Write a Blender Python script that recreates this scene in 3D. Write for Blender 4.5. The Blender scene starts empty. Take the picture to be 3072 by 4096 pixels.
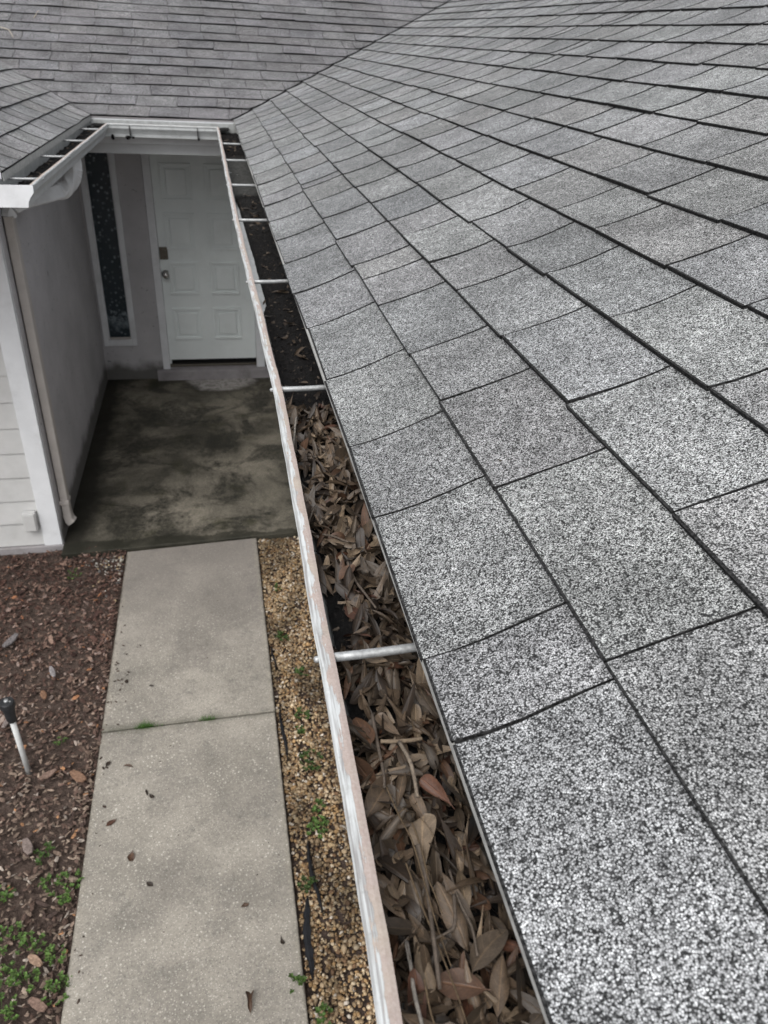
import bpy, bmesh, math, random
import numpy as np
from mathutils import Vector, Matrix, noise as mnoise

rnd = random.Random(11)
nrs = np.random.RandomState(5)
SC = bpy.context.scene
COL = SC.collection

# ------------------------------------------------------------------ camera
cam = bpy.data.cameras.new('camera')
cam.sensor_fit = 'VERTICAL'; cam.sensor_height = 36.0; cam.lens = 26.847
cam.clip_start = 0.02; cam.clip_end = 300
cam.dof.use_dof = True; cam.dof.focus_distance = 1.15; cam.dof.aperture_fstop = 9.5
co = bpy.data.objects.new('camera', cam); COL.objects.link(co)
co.matrix_world = Matrix(((0.978979, 0.063318, -0.193884, 0), (-0.198008, 0.523034, -0.828992, 0),
                          (0.048917, 0.849957, 0.524577, 3.2), (0, 0, 0, 1)))
SC.camera = co

# ------------------------------------------------------------------ sky, sun, exposure
SUN_EL, SUN_AZ = math.radians(56), math.radians(215)
w = bpy.data.worlds.new('World'); SC.world = w; w.use_nodes = True
nt = w.node_tree; nt.nodes.clear()
sky = nt.nodes.new('ShaderNodeTexSky'); sky.sky_type = 'NISHITA'; sky.sun_disc = False
sky.sun_elevation = SUN_EL; sky.sun_rotation = SUN_AZ
sky.air_density = 1.0; sky.dust_density = 4.0; sky.ozone_density = 1.0
hs = nt.nodes.new('ShaderNodeHueSaturation'); hs.inputs['Saturation'].default_value = 0.22
bg = nt.nodes.new('ShaderNodeBackground'); bg.inputs[1].default_value = 0.13
wo = nt.nodes.new('ShaderNodeOutputWorld')
nt.links.new(sky.outputs[0], hs.inputs['Color']); nt.links.new(hs.outputs[0], bg.inputs[0]); nt.links.new(bg.outputs[0], wo.inputs[0])
sl = bpy.data.lights.new('sun', 'SUN'); sl.energy = 1.0; sl.angle = math.radians(60); sl.color = (1.0, 0.985, 0.965)
so = bpy.data.objects.new('sun', sl); COL.objects.link(so)
sd = Vector((math.sin(SUN_AZ) * math.cos(SUN_EL), math.cos(SUN_AZ) * math.cos(SUN_EL), math.sin(SUN_EL)))
so.rotation_euler = sd.to_track_quat('Z', 'Y').to_euler()
SC.view_settings.view_transform = 'Standard'; SC.view_settings.look = 'None'
SC.view_settings.exposure = 0.68; SC.view_settings.gamma = 1.0
SC.render.engine = 'CYCLES'
SC.cycles.use_denoising = True
SC.cycles.max_bounces = 8

# ------------------------------------------------------------------ material helper
class NT:
    def __init__(s, name, rough=0.8, spec=0.3):
        s.m = bpy.data.materials.new(name); s.m.use_nodes = True
        s.t = s.m.node_tree; s.b = s.t.nodes['Principled BSDF']
        s.b.inputs['Roughness'].default_value = rough
        s.b.inputs['Specular IOR Level'].default_value = spec
    def n(s, typ, **kw):
        x = s.t.nodes.new('ShaderNode' + typ)
        for k, v in kw.items(): setattr(x, k, v)
        return x
    def link(s, a, b): s.t.links.new(a, b)
    def coord(s, scale=None, which='Object', rot=None):
        tc = s.n('TexCoord'); o = tc.outputs[which]
        if scale is not None:
            mp = s.n('Mapping'); mp.inputs['Scale'].default_value = scale
            if rot: mp.inputs['Rotation'].default_value = rot
            s.link(o, mp.inputs['Vector']); o = mp.outputs[0]
        return o
    def noise(s, scale, detail=4, rough=0.55, vec=None, dist=0.0):
        x = s.n('TexNoise'); x.inputs['Scale'].default_value = scale; x.inputs['Detail'].default_value = detail
        x.inputs['Roughness'].default_value = rough; x.inputs['Distortion'].default_value = dist
        s.link(vec if vec is not None else s.coord(), x.inputs['Vector']); return x.outputs['Fac']
    def voro(s, scale, out='Distance', feature='F1', vec=None):
        x = s.n('TexVoronoi', feature=feature); x.inputs['Scale'].default_value = scale
        s.link(vec if vec is not None else s.coord(), x.inputs['Vector']); return x.outputs[out]
    def ramp(s, fac, stops, interp='LINEAR'):
        r = s.n('ValToRGB'); r.color_ramp.interpolation = interp
        e = r.color_ramp.elements
        while len(e) < len(stops): e.new(0.5)
        for k, (p, c) in enumerate(stops):
            e[k].position = p
            e[k].color = (c, c, c, 1) if isinstance(c, (int, float)) else (c[0], c[1], c[2], 1)
        s.link(fac, r.inputs['Fac']); return r.outputs['Color']
    def mix(s, fac, a, b, mode='MIX'):
        x = s.n('Mix', data_type='RGBA', blend_type=mode)
        for v, i in ((fac, 0), (a, 6), (b, 7)):
            if isinstance(v, (int, float)): x.inputs[i].default_value = v if i == 0 else (v, v, v, 1)
            elif isinstance(v, tuple): x.inputs[i].default_value = (*v, 1)
            else: s.link(v, x.inputs[i])
        return x.outputs[2]
    def math(s, op, a, b=None, clamp=False):
        x = s.n('Math', operation=op, use_clamp=clamp)
        for v, i in ((a, 0), (b, 1)):
            if v is None: continue
            if isinstance(v, (int, float)): x.inputs[i].default_value = v
            else: s.link(v, x.inputs[i])
        return x.outputs[0]
    def attr(s, name, out='Color'):
        x = s.n('Attribute'); x.attribute_name = name; return x.outputs[out]
    def color(s, c):
        if isinstance(c, tuple): s.b.inputs['Base Color'].default_value = (*c, 1)
        else: s.link(c, s.b.inputs['Base Color'])
    def bump(s, h, dist=0.002, strength=1.0):
        x = s.n('Bump'); x.inputs['Strength'].default_value = strength; x.inputs['Distance'].default_value = dist
        s.link(h, x.inputs['Height']); s.link(x.outputs[0], s.b.inputs['Normal'])
    def rough(s, v): s.link(v, s.b.inputs['Roughness'])
    def sep(s, vec):
        x = s.n('SeparateXYZ'); s.link(vec, x.inputs[0]); return x.outputs

M = {}
def mat_shingle():
    a = NT('asphalt_granule_shingle', 0.85, 0.25)
    rv = a.sep(a.voro(570, 'Color'))[0]
    ds = a.voro(570, 'Distance')
    gran = a.ramp(rv, [(0.0, 0.03), (0.20, 0.045), (0.30, 0.22), (0.45, 0.36), (0.8, 0.48), (1.0, 0.63)])
    gap = a.ramp(ds, [(0.34, 1.06), (0.66, 0.26)])
    col = a.mix(1.0, gran, gap, 'MULTIPLY')
    clump = a.ramp(a.noise(105, 4, 0.7), [(0.36, 0.70), (0.62, 1.22)])
    col = a.mix(1.0, col, clump, 'MULTIPLY')
    c2 = a.ramp(a.noise(40, 5, 0.75), [(0.36, 0.80), (0.64, 1.16)])
    col = a.mix(1.0, col, c2, 'MULTIPLY')
    mid = a.ramp(a.noise(5.5, 7, 0.7), [(0.34, 0.70), (0.62, 1.14)])
    col = a.mix(1.0, col, mid, 'MULTIPLY')
    big = a.ramp(a.noise(1.1, 3, 0.6), [(0.35, 0.84), (0.65, 1.12)])
    col = a.mix(1.0, col, big, 'MULTIPLY')
    col = a.mix(1.0, col, a.attr('tint'), 'MULTIPLY')
    a.color(col)
    a.bump(ds, 0.0012, -0.7)
    return a.m
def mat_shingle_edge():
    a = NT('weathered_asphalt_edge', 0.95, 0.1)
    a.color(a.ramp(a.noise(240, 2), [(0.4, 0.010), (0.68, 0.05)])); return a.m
def mat_plain(name, c, rough=0.6, spec=0.3, var=0.12, scale=9, bumpd=0.0, bscale=60, dirt=0.0):
    a = NT(name, rough, spec)
    v = a.ramp(a.noise(scale, 5, 0.6), [(0.3, 1 - var), (0.7, 1 + var)])
    col = a.mix(1.0, c, v, 'MULTIPLY')
    if dirt:
        d = a.ramp(a.noise(3.2, 7, 0.7), [(0.52, 0.0), (0.75, dirt)])
        col = a.mix(d, col, (0.09, 0.085, 0.06))
    a.color(col)
    if bumpd: a.bump(a.noise(bscale, 4), bumpd, 0.6)
    return a.m
def mat_stucco():
    a = NT('lilac_grey_stucco', 0.9, 0.2)
    v = a.ramp(a.noise(2.3, 5, 0.6), [(0.3, 0.86), (0.7, 1.1)])
    col = a.mix(1.0, (0.47, 0.462, 0.470), v, 'MULTIPLY')
    pits = a.ramp(a.noise(26, 3, 0.5, dist=0.8), [(0.27, 0.45), (0.33, 1.0)])
    col = a.mix(1.0, col, pits, 'MULTIPLY')
    z = a.sep(a.coord())[2]
    zz = a.math('ADD', z, a.math('MULTIPLY', a.noise(6, 4), -0.22))
    grime = a.ramp(zz, [(-0.08, 0.75), (0.10, 0.0)])
    col = a.mix(grime, col, (0.05, 0.048, 0.035))
    a.color(col)
    a.bump(a.noise(38, 6, 0.6), 0.006, 0.7)
    return a.m
def mat_gutter():
    # white baked paint, peeled along the lip to a pinkish primer: 'gut' holds (position across the lip, along the run)
    a = NT('peeling_white_gutter_paint', 0.5, 0.35)
    g = a.attr('gut', 'Vector'); s = a.sep(g)
    mp = a.n('Mapping'); mp.inputs['Scale'].default_value = (260, 9, 1); a.link(g, mp.inputs['Vector'])
    streak = a.noise(1.0, 4, 0.62, vec=mp.outputs[0])
    mp2 = a.n('Mapping'); mp2.inputs['Scale'].default_value = (70, 26, 1); a.link(g, mp2.inputs['Vector'])
    blot = a.noise(1.0, 5, 0.65, vec=mp2.outputs[0])
    t = a.math('ADD', a.math('MULTIPLY', s[0], 62.0), a.math('MULTIPLY', a.math('SUBTRACT', streak, 0.5), 1.5))
    t = a.math('ADD', t, a.math('MULTIPLY', a.math('SUBTRACT', blot, 0.5), 2.1))
    peel = a.math('MULTIPLY', a.ramp(t, [(0.70, 0.0), (0.80, 1.0)]), s[2], True)
    fine = a.noise(260, 5, 0.8)
    primer = a.mix(a.ramp(fine, [(0.35, 0.0), (0.65, 1.0)]), (0.33, 0.265, 0.235), (0.43, 0.365, 0.335))
    pm = a.noise(16, 4)
    primer = a.mix(a.ramp(pm, [(0.45, 0.0), (0.7, 0.5)]), primer, (0.42, 0.38, 0.30))
    white = a.mix(a.ramp(a.noise(14, 6, 0.7), [(0.45, 0.0), (0.75, 0.45)]), (0.53, 0.55, 0.55), (0.25, 0.26, 0.25))
    st2 = a.math('MULTIPLY', a.ramp(streak, [(0.44, 0.0), (0.60, 0.85)]), s[2])
    white = a.mix(st2, white, (0.24, 0.23, 0.225))
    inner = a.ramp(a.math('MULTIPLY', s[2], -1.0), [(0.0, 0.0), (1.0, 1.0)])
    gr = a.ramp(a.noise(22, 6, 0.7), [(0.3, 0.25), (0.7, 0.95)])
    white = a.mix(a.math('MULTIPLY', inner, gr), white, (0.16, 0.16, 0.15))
    lipc = a.mix(peel, white, primer)
    gm = a.math('MULTIPLY', a.ramp(a.noise(31, 7, 0.8), [(0.54, 0.0), (0.70, 0.6)]), a.ramp(a.noise(150, 4, 0.8), [(0.4, 0.2), (0.6, 1.0)]))
    lipc = a.mix(gm, lipc, (0.15, 0.14, 0.12))
    a.color(lipc)
    a.rough(a.ramp(peel, [(0.0, 0.42), (1.0, 0.8)]))
    a.bump(a.math('SUBTRACT', a.math('MULTIPLY', streak, 0.5), peel), 0.0005, 0.6)
    return a.m
def mat_concrete_walk():
    a = NT('broom_finished_concrete', 0.88, 0.25)
    base = a.mix(a.ramp(a.noise(2.1, 6, 0.65), [(0.35, 0.0), (0.66, 1.0)]), (0.205, 0.19, 0.163), (0.33, 0.305, 0.262))
    fine = a.ramp(a.noise(75, 6, 0.9), [(0.28, 0.62), (0.72, 1.36)])
    base = a.mix(1.0, base, fine, 'MULTIPLY')
    spots = a.ramp(a.voro(46), [(0.12, 0.65), (0.24, 0.0)])
    base = a.mix(a.math('MULTIPLY', spots, a.ramp(a.noise(3.5, 3), [(0.38, 0.15), (0.6, 1.0)])), base, (0.66, 0.63, 0.56))
    sp2 = a.ramp(a.voro(105), [(0.14, 0.75), (0.28, 0.0)])
    base = a.mix(sp2, base, (0.55, 0.52, 0.46))
    pits = a.ramp(a.noise(120, 3, 0.8), [(0.60, 0.0), (0.68, 0.75)])
    base = a.mix(pits, base, (0.10, 0.092, 0.08))
    sp3 = a.ramp(a.voro(62, vec=a.coord((1, 1, 1), rot=(0.3, 0.2, 0.7))), [(0.12, 0.7), (0.24, 0.0)])
    base = a.mix(sp3, base, (0.13, 0.12, 0.105))
    dk = a.math('MULTIPLY', a.ramp(a.noise(1.9, 8, 0.75, dist=0.4), [(0.48, 0.0), (0.68, 0.85)]), a.ramp(a.noise(42, 6, 0.9), [(0.42, 0.0), (0.60, 1.0)]))
    base = a.mix(dk, base, (0.115, 0.106, 0.098))
    pt = a.ramp(a.noise(6.5, 6, 0.8), [(0.53, 0.0), (0.68, 0.75)])
    pt = a.math('MULTIPLY', pt, a.ramp(a.noise(55, 6, 0.85), [(0.40, 0.0), (0.58, 1.0)]))
    base = a.mix(pt, base, (0.10, 0.097, 0.088))
    s = a.sep(a.coord())
    # darker and greyer towards the porch, with a paler left border
    up = a.math('MULTIPLY', a.ramp(a.math('ADD', a.math('MULTIPLY', s[1], 0.2), a.math('MULTIPLY', a.noise(2.6, 4), 0.16)), [(0.76, 0.0), (0.98, 0.6)]), 1.0)
    base = a.mix(up, base, (0.175, 0.158, 0.145))
    ed = a.ramp(a.math('ADD', a.math('ABSOLUTE', a.math('ADD', s[0], 0.30)), a.math('MULTIPLY', a.noise(9, 4), 0.10)), [(0.475, 0.0), (0.53, 0.45)])
    base = a.mix(ed, base, (0.33, 0.30, 0.24))
    rim = a.ramp(a.math('ADD', a.math('ABSOLUTE', a.math('ADD', s[0], 0.298)), a.math('MULTIPLY', a.noise(23, 6, 0.8), 0.05)), [(0.474, 0.0), (0.486, 0.7)])
    base = a.mix(rim, base, (0.07, 0.062, 0.048))
    jn = a.ramp(a.math('ADD', a.math('ABSOLUTE', a.math('SUBTRACT', s[1], 3.06)), a.math('MULTIPLY', a.noise(7, 5), 0.10)), [(0.045, 0.7), (0.095, 0.0)])
    base = a.mix(jn, base, (0.085, 0.085, 0.062))
    a.color(base); a.bump(a.noise(190, 4), 0.0015, 0.7); return a.m
def mat_concrete_porch():
    a = NT('algae_stained_porch_concrete', 0.8, 0.3)
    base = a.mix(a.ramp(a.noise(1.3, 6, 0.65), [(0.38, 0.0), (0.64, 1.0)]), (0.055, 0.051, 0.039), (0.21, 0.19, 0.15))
    dk = a.ramp(a.noise(1.9, 7, 0.7, dist=0.6), [(0.47, 0.0), (0.57, 0.9)])
    dk = a.math('MULTIPLY', dk, a.ramp(a.noise(24, 6, 0.8), [(0.3, 0.35), (0.6, 1.0)]))
    base = a.mix(dk, base, (0.011, 0.0115, 0.008))
    moss = a.ramp(a.noise(3.1, 5, 0.7), [(0.55, 0.0), (0.7, 0.5)])
    base = a.mix(moss, base, (0.036, 0.036, 0.014))
    fine = a.ramp(a.noise(70, 5, 0.85), [(0.3, 0.55), (0.7, 1.45)])
    base = a.mix(1.0, base, fine, 'MULTIPLY')
    # worn-off white paint by the door step and a darker rim along the side wall and front edge
    s = a.sep(a.coord())
    n1 = a.noise(7, 5, 0.65)
    dx = a.math('MULTIPLY', a.math('SUBTRACT', s[0], -0.03), 2.15); dy = a.math('MULTIPLY', a.math('SUBTRACT', s[1], 7.93), 2.6)
    r = a.math('SQRT', a.math('ADD', a.math('MULTIPLY', dx, dx), a.math('MULTIPLY', dy, dy)))
    r = a.math('ADD', r, a.math('MULTIPLY', a.math('SUBTRACT', n1, 0.5), 0.45))
    pm = a.math('MULTIPLY', a.ramp(r, [(0.62, 0.85), (0.84, 0.0)]), a.ramp(a.noise(16, 6, 0.8), [(0.34, 0.1), (0.55, 1.0)]))
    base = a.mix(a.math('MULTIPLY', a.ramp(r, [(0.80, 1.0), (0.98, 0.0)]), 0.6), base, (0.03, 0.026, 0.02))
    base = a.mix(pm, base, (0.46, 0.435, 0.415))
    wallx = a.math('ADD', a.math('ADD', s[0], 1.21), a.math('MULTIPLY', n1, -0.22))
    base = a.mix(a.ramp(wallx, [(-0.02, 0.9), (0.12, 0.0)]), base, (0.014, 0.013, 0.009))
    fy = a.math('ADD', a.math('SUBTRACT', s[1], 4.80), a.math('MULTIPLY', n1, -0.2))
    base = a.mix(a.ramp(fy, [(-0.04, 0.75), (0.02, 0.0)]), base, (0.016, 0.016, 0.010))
    a.color(base); a.bump(a.noise(120, 4), 0.0015, 0.6)
    a.rough(a.ramp(dk, [(0, 0.85), (1, 0.6)])); return a.m
def mat_vcol(name, rough=0.8, spec=0.25, scale=140, var=0.25, bumpd=0.0):
    a = NT(name, rough, spec)
    v = a.ramp(a.noise(scale, 4, 0.65), [(0.3, 1 - var), (0.7, 1 + var)])
    a.color(a.mix(1.0, a.attr('tint'), v, 'MULTIPLY'))
    if bumpd: a.bump(a.noise(scale, 4), bumpd, 0.7)
    return a.m
def mat_leaf():
    a = NT('dry_oak_leaf', 0.5, 0.4)
    uv = a.attr('leafuv', 'Vector'); s = a.sep(uv)   # x along 0..1, y across -1..1
    ab = a.math('ABSOLUTE', s[1])
    mid = a.ramp(ab, [(0.05, 1.0), (0.13, 0.0)])
    ph = a.math('SUBTRACT', a.math('MULTIPLY', s[0], 42.0), a.math('MULTIPLY', ab, 9.0))
    side = a.ramp(a.math('SINE', ph), [(0.80, 0.0), (0.98, 0.45)])
    v = a.ramp(a.noise(75, 6, 0.7), [(0.28, 0.62), (0.72, 1.32)])
    v2 = a.mix(1.0, v, (0.64, 0.61, 0.58), "MULTIPLY")
    base = a.mix(1.0, a.attr('tint'), v2, 'MULTIPLY')
    base = a.mix(1.0, base, a.ramp(a.noise(900, 2), [(0.3, 0.75), (0.7, 1.2)]), 'MULTIPLY')
    spots = a.ramp(a.noise(230, 3, 0.6), [(0.66, 0.0), (0.72, 0.6)])
    base = a.mix(spots, base, (0.03, 0.022, 0.016))
    light = a.mix(1.0, base, (1.55, 1.5, 1.4), 'MULTIPLY')
    a.color(a.mix(a.math('MAXIMUM', mid, side), base, light))
    a.bump(a.math('ADD', a.math('MULTIPLY', side, 0.4), mid), 0.0006, 0.6)
    return a.m
def mat_soil():
    a = NT('wet_black_leaf_mould', 0.9, 0.15)
    c = a.ramp(a.noise(150, 6, 0.75), [(0.38, (0.003, 0.003, 0.003)), (0.58, (0.008, 0.007, 0.007)), (0.74, (0.045, 0.038, 0.033))])
    a.color(a.mix(a.attr('wet', 'Fac'), c, a.ramp(a.noise(60, 5, 0.7), [(0.35, (0.035, 0.035, 0.033)), (0.68, (0.085, 0.085, 0.08))])))
    a.bump(a.noise(210, 6, 0.75), 0.006, 1.0); return a.m
def mat_ground():
    a = NT('dark_bark_soil', 0.95, 0.15)
    a.color(a.ramp(a.noise(35, 6, 0.7), [(0.3, (0.040, 0.029, 0.024)), (0.7, (0.125, 0.092, 0.076))]))
    a.bump(a.noise(45, 6, 0.7), 0.02, 1.0); return a.m
def mat_glass():
    a = NT('obscure_rain_glass', 0.12, 0.6)
    wv = a.coord((1, 1, 1))
    d = a.voro(27, vec=wv)
    rv = a.sep(a.voro(27, 'Color', vec=wv))[0]
    dots = a.math('MULTIPLY', a.ramp(d, [(0.12, 1.0), (0.42, 0.0)]), a.ramp(rv, [(0.2, 0.0), (0.75, 1.0)]))  # light caught in the textured glass, painted as pale dots
    patch = a.ramp(a.noise(2.6, 4, 0.6), [(0.34, 0.2), (0.60, 1.0)])
    zz = a.sep(a.coord())[2]
    pale = a.math('MULTIPLY', a.ramp(a.math('ADD', zz, a.math('MULTIPLY', a.noise(9, 5, 0.7), 0.5)), [(0.78, 0.0), (0.90, 1.0)]), a.ramp(a.math('ADD', zz, a.math('MULTIPLY', a.noise(11, 5, 0.7), 0.6)), [(0.95, 1.0), (1.0, 0.0)]))  # soft pale reflection painted into the lower part of the pane
    dots = a.math('MULTIPLY', dots, patch)
    dots = a.math('MAXIMUM', dots, a.math('MULTIPLY', pale, 0.7))
    a.color(a.mix(dots, (0.028, 0.040, 0.048), (0.26, 0.31, 0.34)))
    a.bump(a.math('ADD', a.noise(40, 3), dots), 0.004, 0.5); return a.m
def mat_metal(name, c=(0.45, 0.46, 0.46), rough=0.45, metallic=0.7):
    a = NT(name, rough, 0.5); a.b.inputs['Metallic'].default_value = metallic
    v = a.ramp(a.noise(160, 5, 0.7), [(0.3, 0.62), (0.7, 1.2)])
    a.color(a.mix(1.0, c, v, 'MULTIPLY')); a.bump(a.noise(200, 3), 0.0004, 0.6); return a.m

M['shingle'] = mat_shingle(); M['sedge'] = mat_shingle_edge()
M['stucco'] = mat_stucco(); M['gutter'] = mat_gutter()
M['walk'] = mat_concrete_walk(); M['porch'] = mat_concrete_porch()
M['leaf'] = mat_leaf(); M['soil'] = mat_soil(); M['ground'] = mat_ground(); M['glass'] = mat_glass()
M['white'] = mat_plain('white_trim_paint', (0.72, 0.735, 0.75), 0.5, 0.35, 0.06, 6, 0.0004, 90, 0.25)
M['doorwhite'] = mat_plain('white_door_paint', (0.80, 0.85, 0.84), 0.45, 0.35, 0.05, 3, 0.0003, 120, 0.10)
M['soffit'] = mat_plain('grey_white_soffit_paint', (0.55, 0.56, 0.56), 0.7, 0.2, 0.08, 4)
M['siding'] = mat_plain('cream_grey_lap_siding', (0.55, 0.55, 0.54), 0.65, 0.25, 0.07, 7, 0.0005, 80, 0.12)
M['beige'] = mat_plain('beige_painted_metal', (0.47, 0.44, 0.41), 0.55, 0.3, 0.1, 8, 0.0003, 60, 0.25)
M['downwhite'] = mat_plain('white_downspout_paint', (0.66, 0.67, 0.67), 0.5, 0.35, 0.1, 9, 0.0, 60, 0.3)
M['dripedge'] = mat_plain('pale_drip_edge_metal', (0.40, 0.40, 0.385), 0.6, 0.3, 0.25, 60, 0.0004, 200)
M['galv'] = mat_metal('galvanised_ferrule', (0.40, 0.41, 0.41), 0.5, 0.45)
M['brass'] = mat_metal('aged_lock_metal', (0.16, 0.145, 0.12), 0.4, 0.8)
M['chrome'] = mat_metal('satin_knob_metal', (0.55, 0.54, 0.52), 0.25, 0.9)
M['dark'] = mat_plain('dark_void', (0.012, 0.012, 0.012), 0.9, 0.1)
M['blackplastic'] = mat_plain('black_plastic', (0.022, 0.023, 0.025), 0.5, 0.4, 0.3, 40)
M['pvc'] = mat_plain('weathered_white_pvc', (0.55, 0.56, 0.55), 0.45, 0.4, 0.12, 30, 0.0, 60, 0.3)
M['fabric'] = mat_plain('black_edging_fabric', (0.014, 0.015, 0.018), 0.7, 0.3, 0.3, 120, 0.001, 200)
M['pebble'] = mat_vcol('river_pebble', 0.75, 0.3, 190, 0.28, 0.0008)
M['bark'] = mat_vcol('bark_chip', 0.85, 0.2, 110, 0.45, 0.0015)
M['twig'] = mat_vcol('grey_twig_bark', 0.85, 0.2, 260, 0.4, 0.0008)
M['green'] = mat_vcol('weed_leaf', 0.6, 0.3, 90, 0.25)
M['step'] = mat_plain('grey_step_masonry', (0.30, 0.285, 0.29), 0.9, 0.2, 0.2, 6, 0.002, 70, 0.5)

# ------------------------------------------------------------------ mesh helpers
def link(name, verts, faces, mats, parent=None, smooth=False, tint=None, midx=None, attrs=None):
    me = bpy.data.meshes.new(name); me.from_pydata([tuple(v) for v in verts], [], faces)
    if not isinstance(mats, (list, tuple)): mats = [mats]
    for m in mats: me.materials.append(m)
    if midx is not None: me.polygons.foreach_set('material_index', np.asarray(midx, dtype=np.int32))
    if smooth: me.polygons.foreach_set('use_smooth', np.ones(len(me.polygons), dtype=bool))
    if tint is not None:
        ca = me.color_attributes.new('tint', 'FLOAT_COLOR', 'POINT')
        t = np.ones((len(verts), 4), dtype=np.float32); t[:, :3] = np.asarray(tint, dtype=np.float32).reshape(-1, 3) if np.ndim(tint) > 1 else np.asarray(tint)
        ca.data.foreach_set('color', t.ravel())
    for k, (typ, arr) in (attrs or {}).items():
        at = me.attributes.new(k, typ, 'POINT')
        at.data.foreach_set('vector' if typ == 'FLOAT_VECTOR' else 'value', np.asarray(arr, dtype=np.float32).ravel())
    me.update()
    o = bpy.data.objects.new(name, me); COL.objects.link(o)
    if parent is not None: o.parent = parent
    return o
def empty(name, loc=(0, 0, 0)):
    o = bpy.data.objects.new(name, None); COL.objects.link(o); o.location = loc; o.empty_display_size = 0.1; return o
def tag(o, label=None, cat=None, group=None, kind=None):
    if label: o['label'] = label
    if cat: o['category'] = cat
    if group: o['group'] = group
    if kind: o['kind'] = kind
    return o
class MB:
    def __init__(s): s.bm = bmesh.new()
    def box(s, lo, hi, bev=0.0, seg=2):
        lo = Vector(lo); hi = Vector(hi)
        r = bmesh.ops.create_cube(s.bm, size=1.0, matrix=Matrix.Translation((lo + hi) / 2) @ Matrix.Diagonal((*(hi - lo), 1)))
        if bev:
            es = list({e for v in r['verts'] for e in v.link_edges})
            bmesh.ops.bevel(s.bm, geom=es, offset=bev, segments=seg, affect='EDGES', profile=0.5)
        return s
    def tube(s, pts, radii, n=10, cap=True):
        rings = []; prev = None
        pts = [Vector(p) for p in pts]
        if isinstance(radii, (int, float)): radii = [radii] * len(pts)
        for i, p in enumerate(pts):
            d = (pts[min(i + 1, len(pts) - 1)] - pts[max(i - 1, 0)]).normalized()
            if prev is None:
                a = d.cross(Vector((0, 0, 1)));  a = a if a.length > 1e-3 else d.cross(Vector((1, 0, 0)))
            else: a = prev - d * prev.dot(d)
            a.normalize(); prev = a; b = d.cross(a)
            rings.append([s.bm.verts.new(p + (a * math.cos(t) + b * math.sin(t)) * radii[i]) for t in (2 * math.pi * k / n for k in range(n))])
        for r0, r1 in zip(rings, rings[1:]):
            for k in range(n): s.bm.faces.new((r0[k], r0[(k + 1) % n], r1[(k + 1) % n], r1[k]))
        if cap: s.bm.faces.new(rings[0][::-1]); s.bm.faces.new(rings[-1])
        return s
    def recttube(s, pts, ups, w_, h_, cap=True, rib=0.0, taper=0.0):
        """rectangular section swept along pts; ups gives the section's second axis"""
        rings = []; pts = [Vector(p) for p in pts]
        for i, p in enumerate(pts):
            d = (pts[min(i + 1, len(pts) - 1)] - pts[max(i - 1, 0)]).normalized()
            u = Vector(ups); u = (u - d * u.dot(d)).normalized(); a = d.cross(u)
            k = (1 + (rib if i % 2 else 0)) * (1 - taper * max(0.0, (i / (len(pts) - 1) - 0.6) / 0.4))
            cs = [(-1, -.8), (-.8, -1), (.8, -1), (1, -.8), (1, .8), (.8, 1), (-.8, 1), (-1, .8)]
            rings.append([s.bm.verts.new(p + a * cx * w_ / 2 * k + u * cy * h_ / 2 * k) for cx, cy in cs])
        for r0, r1 in zip(rings, rings[1:]):
            for k in range(8): s.bm.faces.new((r0[k], r0[(k + 1) % 8], r1[(k + 1) % 8], r1[k]))
        if cap: s.bm.faces.new(rings[0][::-1]); s.bm.faces.new(rings[-1])
        return s
    def done(s, name, mat, parent=None, smooth=False, tint=None):
        bmesh.ops.recalc_face_normals(s.bm, faces=s.bm.faces)
        me = bpy.data.meshes.new(name); s.bm.to_mesh(me); s.bm.free()
        me.materials.append(mat)
        if smooth: me.polygons.foreach_set('use_smooth', np.ones(len(me.polygons), dtype=bool))
        if tint is not None:
            ca = me.color_attributes.new('tint', 'FLOAT_COLOR', 'POINT')
            ca.data.foreach_set('color', np.tile(np.array([*tint, 1], dtype=np.float32), len(me.vertices)))
        o = bpy.data.objects.new(name, me); COL.objects.link(o)
        if parent is not None: o.parent = parent
        return o
def fbm(x, y, z=0.0, o=4): return mnoise.fractal(Vector((x, y, z)), 1.0, 2.0, o)

# ------------------------------------------------------------------ key dimensions (metres)
PITCH = math.atan(5 / 12); CP, SP, TP = math.cos(PITCH), math.sin(PITCH), math.tan(PITCH)
XE, ZE, YB, XL, YF = 0.203, 2.600, 6.85, -0.875, 4.02
E_ = 0.1655; E0 = 0.172
GZ = 0.0

house = tag(empty('house', (0, 8.0, 0)), 'single storey lilac grey stucco house with grey shingle roof, white gutters and recessed front porch', 'house')
HP = Vector((0, 8.0, 0))
def H(o):      # parts keep their world shape under the house
    o.parent = house; o.matrix_parent_inverse = Matrix.Translation(-HP); return o

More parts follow.
